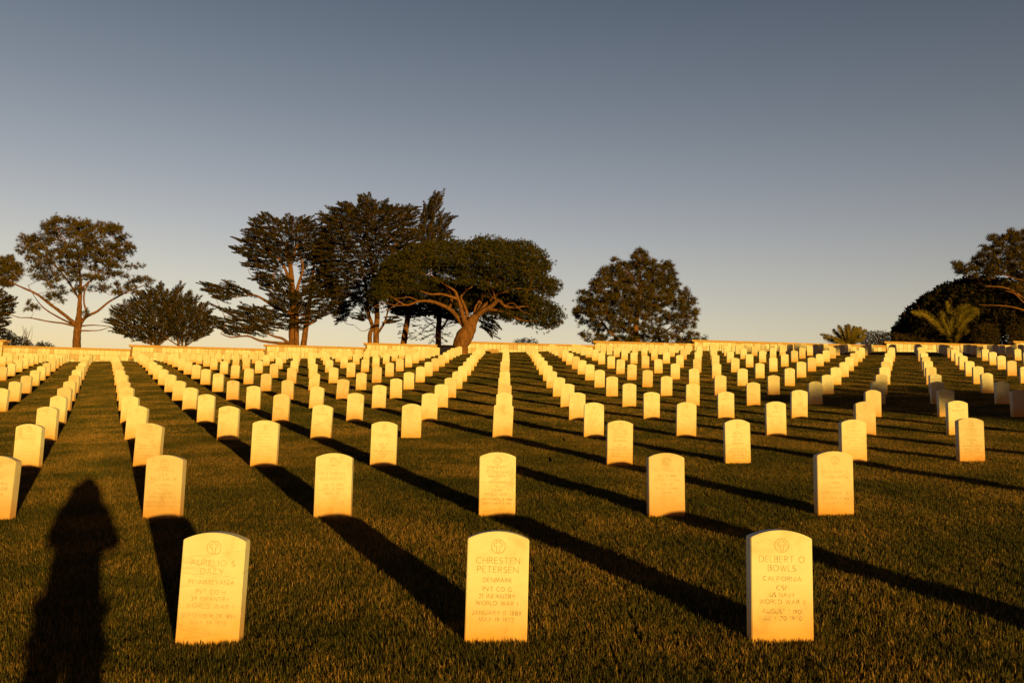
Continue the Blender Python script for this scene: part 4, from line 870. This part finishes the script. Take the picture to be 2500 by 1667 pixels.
# palms: every frond a part
def palm(label, bu, bv, Y, fr, seed, ll=.42):
    root = empty('palm', P(bu, bv+6, Y)); tag(root, label, 'palm'); inv = root.location.copy(); rs = np.random.RandomState(seed)
    link('trunk', tube([[(P(bu, bv+10, Y)-inv, .16), (P(bu, bv, Y)-inv, .18), (P(bu, bv-6, Y)-inv, .10)]], 9, seed, .15), M_BARKD, root)
    for pxs in fr:
        path = [(P(u, v, Y+dy)-inv) for u, v, dy in pxs]; n = 40; Q = []
        for i in range(n+1):
            t = i/n*(len(path)-1); k = min(int(t), len(path)-2); f = t-k
            p0 = path[max(k-1, 0)]; p1 = path[k]; p2 = path[k+1]; p3 = path[min(k+2, len(path)-1)]
            Q.append(.5*((2*p1)+(p2-p0)*f+(2*p0-5*p1+4*p2-p3)*f*f+(-p0+3*p1-3*p2+p3)*f**3))
        A = []; D = []; LL = []
        for i in range(2, n):
            d = (Q[i+1]-Q[i-1]).normalized(); t = i/n
            s = d.cross(Vector((0, -1, .15))).normalized()
            for sg in (-1, 1):
                for _ in range(5):
                    A.append(Q[i]+d*rs.uniform(-.04, .04)); v_ = d*.85+s*sg*rs.uniform(.45, .8)+Vector((0, rs.uniform(-.4, .25), -.1)); D.append(v_.normalized())
                    LL.append(ll*(math.sin(math.pi*min(1, t*.9+.12))**.6)*rs.uniform(.75, 1.1))
        A = np.array([tuple(a) for a in A]); D = np.array([tuple(a) for a in D]); LL = np.array(LL)
        a_, b_, c_ = blades(A, D, LL, np.full(len(A), .040), rs)
        fo = link('frond', tri_mesh('frond', a_, b_, c_, M_PALM), None, root)
        link('rachis', tube([[(Q[i], .03*(1-i/n)+.006) for i in range(0, n+1, 5)]], 5, seed), M_PALM, fo)
c6 = lambda a, b, dy=0: (1980+a/9.8, 770+b/9.8, dy)
palm('small bushy palm whose fronds fan out just above the wall', 2069, 846, 64.5, [
    [c6(870, 700), c6(700, 620, -.3), c6(450, 510, -.5), c6(210, 450, -.6)], [c6(870, 700), c6(650, 640, -.2), c6(450, 580, -.3), c6(290, 530, -.4)],
    [c6(870, 700), c6(750, 580), c6(620, 450), c6(525, 335)], [c6(870, 700), c6(800, 540, -.3), c6(720, 380, -.4), c6(650, 235, -.4)],
    [c6(880, 700), c6(870, 540, -.5), c6(840, 380, -.6), c6(825, 225, -.6)], [c6(880, 700), c6(920, 540, -.6), c6(915, 360, -.7), c6(890, 210, -.7)],
    [c6(900, 700), c6(960, 560), c6(1010, 400), c6(1030, 255)], [c6(900, 700), c6(1000, 560, -.4), c6(1060, 400, -.5), c6(1110, 280, -.5)],
    [c6(900, 700), c6(1030, 590), c6(1130, 420), c6(1190, 275)], [c6(900, 700), c6(1040, 560, .3), c6(1180, 430, .4), c6(1325, 340, .4)],
    [c6(900, 700), c6(1040, 640, -.4), c6(1200, 560, -.5), c6(1290, 450, -.5)], [c6(880, 700), c6(760, 650, -.6), c6(640, 600, -.8), c6(560, 560, -.9)]], 7)
c7 = lambda a, b, dy=0: (2200+a/10.69, 720+b/10.69, dy)
palm('large palm with long arching lit fronds in front of the dark domed tree', 2330, 842, 64.0, [
    [c7(1380, 1290), c7(1200, 1000, -.4), c7(860, 650, -.9), c7(600, 480, -1.1), c7(430, 440, -1.2)],
    [c7(1380, 1290), c7(1000, 860, .3), c7(620, 560, .5), c7(250, 430, .6)],
    [c7(1390, 1290), c7(1260, 960, -.6), c7(1140, 680, -.9), c7(1050, 430, -1.0)],
    [c7(1390, 1290), c7(1310, 900, .5), c7(1270, 500, .8), c7(1190, 150, .9)],
    [c7(1400, 1290), c7(1400, 900, -.4), c7(1440, 560, -.8), c7(1560, 340, -1.0), c7(1800, 260, -1.1)],
    [c7(1400, 1290), c7(1470, 900, -.7), c7(1560, 620, -1.0), c7(1640, 450, -1.1), c7(1740, 370, -1.2)],
    [c7(1410, 1290), c7(1520, 900, -.5), c7(1680, 560, -.9), c7(1850, 390, -1.1), c7(2040, 420, -1.2)],
    [c7(1410, 1290), c7(1560, 860, -.8), c7(1720, 620, -1.1), c7(1900, 480, -1.3), c7(2010, 490, -1.4)],
    [c7(1410, 1290), c7(1520, 1060, -.9), c7(1620, 930, -1.2), c7(1700, 980, -1.3)],
    [c7(1380, 1290), c7(1250, 1060, .2), c7(1080, 850, .3), c7(960, 700, .3)]], 9, ll=.55)

# ------------------------------------------------------------------ two trees out of frame behind the camera, whose crowns shade the lawn on the right
ah = Vector((-math.sin(math.radians(24.2)), math.cos(math.radians(24.2)), 0)); bh = Vector((math.cos(math.radians(24.2)), math.sin(math.radians(24.2)), 0)); TE = math.tan(SUN_EL)
def shade_tree(label, s0, pads, seed, lt):
    rs = np.random.RandomState(seed); C_ = []
    for (l, h, rl, rh, n) in pads:
        o = unit(rs.normal(size=(n, 3)))*np.cbrt(rs.uniform(0, 1, (n, 1)))
        for q in o:
            C_.append(tuple(ah*(s0+q[1]*min(rl, 2.6))+bh*(l+q[0]*rl)+Vector((0, 0, h-s0*TE+q[2]*rh))))
    base = ah*s0+bh*lt; zb = zsmooth(base.x, base.y); base.z = zb
    root = empty('broadleaf_tree', base); tag(root, label, 'tree')
    pts = np.array(C_)-np.array(tuple(base)); top = pts[:, 2].max()
    A, B, C = broad_foliage(pts, rs, k=14, spread=.34, L=.24, W=.17)
    link('crown', tri_mesh('crown', A, B, C, M_DARK), None, root)
    link('trunk', tube([[(Vector((0, 0, -.2)), .45), (Vector((.1, 0, top*.35)), .33), (Vector((0, .2, top*.6)), .2), (Vector((0, 0, top*.85)), .08)]], 10, seed), M_BARKD, root, smooth=True)
shade_tree('round tree behind the photographer on the right, out of frame, shading the mid lawn', -40,
           [(21.5, 2.5, 4.9, 1.65, 900), (20.5, 1.0, 4.5, 1.8, 500), (17.5, 3.15, 1.3, .5, 110), (18.6, 2.6, 2.2, 1.0, 180), (16.7, 3.15, 1.3, .26, 70), (24, .3, 5, 2, 400)], 5, 21)
shade_tree('broad tree far right behind the photographer, out of frame, shading the top lawn', -25,
           [(48.5, 9.0, 9.5, 1.62, 1500), (42.5, 9.55, 3.4, 1.0, 320), (39.6, 9.5, 2.4, .68, 190), (37.4, 9.35, 1.9, .42, 110), (50, 6.5, 9, 2.5, 900), (56, 9, 6, 1.7, 500)], 6, 49)

# ------------------------------------------------------------------ lawn
def grass_patch(name, size, nb, hmin, hmax, wd, seed, seg=2):
    rs = np.random.RandomState(seed); x = rs.uniform(-.5, .5, nb)*size; y = rs.uniform(-.5, .5, nb)*size
    lean = np.abs(rs.normal(0, .42, nb)); az = rs.uniform(0, 2*math.pi, nb); h = rs.uniform(hmin, hmax, nb); ww = wd*rs.uniform(.7, 1.3, nb)
    fa = az+rs.uniform(-1.2, 1.2, nb)+math.pi/2
    dx, dy = np.cos(az), np.sin(az); sx_, sy_ = np.cos(fa)*ww/2, np.sin(fa)*ww/2
    p0 = np.stack([x, y, np.full(nb, -.012)], 1); m1 = p0+np.stack([dx*h*.55*np.sin(lean*.6), dy*h*.55*np.sin(lean*.6), h*.6*np.cos(lean*.6)+.01], 1)
    tp = m1+np.stack([dx*h*.5*np.sin(lean*1.6), dy*h*.5*np.sin(lean*1.6), h*.5*np.cos(np.minimum(lean*1.6, 1.5))], 1)
    s = np.stack([sx_, sy_, np.zeros(nb)], 1)
    V = np.empty((nb*5, 3)); V[0::5] = p0-s; V[1::5] = p0+s; V[2::5] = m1+s*.8; V[3::5] = m1-s*.8; V[4::5] = tp
    b = np.arange(nb)*5
    F = np.concatenate([np.stack([b, b+1, b+2], 1), np.stack([b, b+2, b+3], 1), np.stack([b+3, b+2, b+4], 1)])
    me = from_arrays(name, V, F); me.materials.append(M_GRASS)
    return bpy.data.objects.new(name, me)
M_GRASS, t, b = mat('grass_blades')
g = node(t, 'ShaderNodeNewGeometry')
n1 = node(t, 'ShaderNodeTexNoise', Scale=.9, Detail=5.0, Roughness=.65); t.links.new(g.outputs['Position'], n1.inputs['Vector'])
n0 = node(t, 'ShaderNodeTexNoise', Scale=.23, Detail=3.0, Roughness=.5, Distortion=.4); t.links.new(g.outputs['Position'], n0.inputs['Vector'])
f = mathn(t, 'ADD', mathn(t, 'MULTIPLY', mathn(t, 'SUBTRACT', n1.outputs['Fac'], .5), 1.9), g.outputs['Random Per Island'])
f = mathn(t, 'ADD', f, mathn(t, 'MULTIPLY', mathn(t, 'SUBTRACT', n0.outputs['Fac'], .5), .9))
c = ramp(t, f, [(.0, (.030, .033, .008)), (.42, (.068, .064, .013)), (.70, (.125, .096, .021)), (.88, (.24, .15, .036)), (1.0, (.38, .21, .065))])
t.links.new(c, b.inputs['Base Color']); b.inputs['Roughness'].default_value = .7; b.inputs['Specular IOR Level'].default_value = .2
gc = bpy.data.collections.new('grass_patches')
for i in range(3): gc.objects.link(grass_patch('a%d' % i, .54, 3000, .026, .052, .0042, 100+i))
for i in range(2): gc.objects.link(grass_patch('b%d' % i, 1.06, 5200, .028, .052, .009, 200+i))
gc.objects.link(grass_patch('c0', .34, 260, .04, .085, .0045, 300))
pv = []; rotv = []; sclv = []; idv = []
rr = random.Random(77)
def addp(x, y, i, s):
    e = .25; z = gz(x, y); gxn = (gz(x+e, y)-gz(x-e, y))/(2*e); gyn = (gz(x, y+e)-gz(x, y-e))/(2*e)
    nrm = Vector((-gxn, -gyn, 1)).normalized(); q = Vector((0, 0, 1)).rotation_difference(nrm) @ Euler((0, 0, rr.choice([0, 1, 2, 3])*math.pi/2)).to_quaternion()
    eu = q.to_euler(); pv.append((x, y, z-.004)); rotv.append(tuple(eu)); sclv.append(s); idv.append(i)
y = 3.4
while y < 15.8:
    x = -(y*.66+3); 
    while x < y*.66+3:
        addp(x+.25, y+.25, rr.randrange(3), 1+.22*mnoise.noise((x*.8, y*.8, 1))+rr.uniform(-.05, .05)); x += .5
    y += .5
while y < 62.0:
    x = -(y*.64+4)
    while x < y*.64+4:
        addp(x+.5, y+.5, 3+rr.randrange(2), 1.0+rr.uniform(-.08, .1)); x += 1.0
    y += 1.0
for row, n, xx, yy in stone_xy:
    if row <= 7:
        for k in range(5): addp(xx-.17+.085*k+rr.uniform(-.02, .02), yy-.05+rr.uniform(-.03, .0), 5, rr.uniform(.7, 1.2)*(.55 if row <= 2 else .42))
me = bpy.data.meshes.new('grass'); me.from_pydata(pv, [], [])
for nm, ty, dat in (('rot', 'FLOAT_VECTOR', np.array(rotv, np.float32).ravel()), ('scl', 'FLOAT', np.array(sclv, np.float32)), ('idx', 'INT', np.array(idv, np.int32))):
    a = me.attributes.new(nm, ty, 'POINT'); a.data.foreach_set('vector' if ty == 'FLOAT_VECTOR' else 'value', dat)
go = link('grass', me, None); tag(go, 'short mown olive-green grass covering the cemetery lawn', 'grass', kind='stuff')
ng = bpy.data.node_groups.new('grass_nodes', 'GeometryNodeTree'); ng.is_modifier = True
ng.interface.new_socket('Geometry', in_out='INPUT', socket_type='NodeSocketGeometry'); ng.interface.new_socket('Geometry', in_out='OUTPUT', socket_type='NodeSocketGeometry')
gi = ng.nodes.new('NodeGroupInput'); go_ = ng.nodes.new('NodeGroupOutput'); iop = ng.nodes.new('GeometryNodeInstanceOnPoints'); ci = ng.nodes.new('GeometryNodeCollectionInfo')
ci.inputs['Collection'].default_value = gc; ci.inputs['Separate Children'].default_value = True; ci.inputs['Reset Children'].default_value = True
m2p = ng.nodes.new('GeometryNodeMeshToPoints')
ng.links.new(gi.outputs[0], m2p.inputs['Mesh']); ng.links.new(m2p.outputs[0], iop.inputs['Points']); ng.links.new(ci.outputs[0], iop.inputs['Instance']); iop.inputs['Pick Instance'].default_value = True
for nm, ty, sock in (('rot', 'FLOAT_VECTOR', 'Rotation'), ('scl', 'FLOAT', 'Scale'), ('idx', 'INT', 'Instance Index')):
    na = ng.nodes.new('GeometryNodeInputNamedAttribute'); na.data_type = ty; na.inputs['Name'].default_value = nm
    ng.links.new(na.outputs['Attribute'], iop.inputs[sock])
ng.links.new(iop.outputs[0], go_.inputs[0])
md = go.modifiers.new('grass', 'NODES'); md.node_group = ng

# ------------------------------------------------------------------ the photographer, just behind the lens (casts the long shadow on the left)
M_SKIN = plain('skin', (.45, .27, .18), .6, .05); M_JACKET = plain('jacket_cloth', (.03, .04, .06), .9, .1); M_JEANS = plain('trouser_cloth', (.03, .05, .10), .9, .1)
M_HAIR = plain('hair', (.03, .02, .012), .6, .2); M_BLACK = plain('camera_black', (.012, .012, .012), .5, .1); M_SHOE = plain('shoe_leather', (.05, .035, .02), .6, .1)
def skin_obj(name, verts, edges, radii, m, parent, lv=2, root_i=0):
    me = bpy.data.meshes.new(name); me.from_pydata(verts, edges, []); me.materials.append(m)
    o = bpy.data.objects.new(name, me); COL.objects.link(o); o.parent = parent
    o.modifiers.new('skin', 'SKIN'); 
    lay = me.skin_vertices[0] if me.skin_vertices else None
    if lay is None: return o
    for i, r_ in enumerate(radii):
        lay.data[i].radius = (r_, r_) if not isinstance(r_, tuple) else r_; lay.data[i].use_root = (i == root_i)
    s_ = o.modifiers.new('sub', 'SUBSURF'); s_.levels = lv; s_.render_levels = lv
    return o
fy = -.13; gzp = zsmooth(0, -.2)+.02
per = empty('person', (0.03, fy-.06, gzp)); tag(per, 'person standing behind the viewpoint holding a camera up, seen only as a long shadow', 'person')
H = 0.967-gzp     # eye height above the ground
def bv(x, y, z): return (x, y, z)
vs = [bv(0, -.02, H*.585), bv(0, -.02, H*.70), bv(0, -.02, H*.84), bv(0, .0, H*.905), bv(0, .03, H*.945), bv(0, .045, H*1.0), bv(0, .02, H*1.05),
      bv(-.17, -.01, H*.865), bv(-.24, .02, H*.72), bv(-.10, .12, H*.935), bv(.17, -.01, H*.865), bv(.24, .02, H*.72), bv(.10, .12, H*.925),
      bv(-.09, -.02, H*.545), bv(-.12, .0, H*.30), bv(-.13, -.03, .08), bv(-.14, .10, .035), bv(.09, -.02, H*.545), bv(.12, .0, H*.30), bv(.13, -.03, .08), bv(.14, .10, .035)]
es = [(0, 1), (1, 2), (2, 3), (3, 4), (4, 5), (5, 6), (2, 7), (7, 8), (8, 9), (2, 10), (10, 11), (11, 12), (0, 13), (13, 14), (14, 15), (15, 16), (0, 17), (17, 18), (18, 19), (19, 20)]
ra = [(.15, .10), (.13, .09), (.16, .10), .055, .06, (.075, .095), (.065, .08), .06, .045, .028, .06, .045, .028, .085, .055, .04, .035, .085, .055, .04, .035]
skin_obj('body', vs, es, ra, M_SKIN, per)
jk = [0, 1, 2, 7, 8, 10, 11]; vj = [vs[i] for i in jk]+[tuple(Vector(vs[8]).lerp(Vector(vs[9]), .85)), tuple(Vector(vs[11]).lerp(Vector(vs[12]), .85)), (0, -.02, H*.50)]
skin_obj('jacket', vj, [(0, 1), (1, 2), (2, 3), (3, 4), (4, 7), (2, 5), (5, 6), (6, 8), (0, 9)], [(.19, .13), (.21, .12), (.205, .12), .09, .08, .10, .085, .055, .055, (.18, .13)], M_JACKET, per)
skin_obj('hood', [(0, .0, H*1.04), (0, -.01, H*1.0), (0, -.03, H*.93), (0, -.03, H*.865)], [(0, 1), (1, 2), (2, 3)], [(.15, .13), (.17, .15), (.19, .15), (.215, .15)], M_JACKET, per)
vt = [vs[0], vs[13], vs[14], (-.13, -.03, .10), vs[17], vs[18], (.13, -.03, .10)]
skin_obj('trousers', vt, [(0, 1), (1, 2), (2, 3), (0, 4), (4, 5), (5, 6)], [(.17, .12), .105, .075, .065, .105, .075, .065], M_JEANS, per)
for s in (-1, 1):
    skin_obj('shoe', [(s*.13, -.07, .05), (s*.135, .03, .045), (s*.14, .14, .035)], [(0, 1), (1, 2)], [.05, .052, .042], M_SHOE, per, 2, 1)
    for k in range(4):
        x0 = s*(.095-.004*k); z0 = H*.935+.02-.02*k
        skin_obj('finger', [(x0, .12, z0), (x0*.9, .155, z0), (x0*.62, .165, z0-.003), (x0*.45, .15, z0-.005)], [(0, 1), (1, 2), (2, 3)], [.010, .0095, .009, .0075], M_SKIN, per, 1, 1)
    skin_obj('thumb', [(s*.095, .10, H*.925), (s*.07, .085, H*.925-.02), (s*.045, .09, H*.925-.03)], [(0, 1), (1, 2)], [.012, .011, .009], M_SKIN, per, 1, 1)
    link('eye', bm_mesh('eye', lambda bm: bmesh.ops.create_uvsphere(bm, u_segments=12, v_segments=8, radius=.012, matrix=Matrix.Translation((s*.032, .137, H)))), M_BLACK, per, smooth=True)
    link('ear', bm_mesh('ear', lambda bm: bmesh.ops.create_uvsphere(bm, u_segments=12, v_segments=8, radius=.028, matrix=Matrix.Translation((s*.082, .045, H-.01)) @ Matrix.Diagonal((.35, .8, 1.1, 1)))), M_SKIN, per, smooth=True)
link('nose', bm_mesh('nose', lambda bm: bmesh.ops.create_cone(bm, cap_ends=True, segments=10, radius1=.018, radius2=.006, depth=.05, matrix=Matrix.Translation((0, .142, H-.03)) @ Matrix.Rotation(.3, 4, 'X'))), M_SKIN, per, smooth=True)
link('mouth', bm_mesh('mouth', lambda bm: bm_box(bm, -.022, .022, .128, .136, H-.075, H-.067, .002)), M_SHOE, per)
hr = bm_mesh('hair', lambda bm: bmesh.ops.create_uvsphere(bm, u_segments=20, v_segments=14, radius=.105, matrix=Matrix.Translation((0, .02, H+.035)) @ Matrix.Diagonal((.88, 1.0, .95, 1))))
link('hair', hr, M_HAIR, per, smooth=True)
cm = empty('camera_body', (0.008, -.045, .967-.03)); tag(cm, 'black camera held up in front of the face of the photographer', 'camera')
link('housing', bm_mesh('housing', lambda bm: bm_box(bm, -.065, .065, -.025, .018, -.045, .04, .008)), M_BLACK, cm)
link('lens', bm_mesh('lens', lambda bm: bmesh.ops.create_cone(bm, cap_ends=True, segments=24, radius1=.032, radius2=.034, depth=.02, matrix=Matrix.Translation((0, .03, 0)) @ Matrix.Rotation(math.pi/2, 4, 'X'))), M_BLACK, cm)
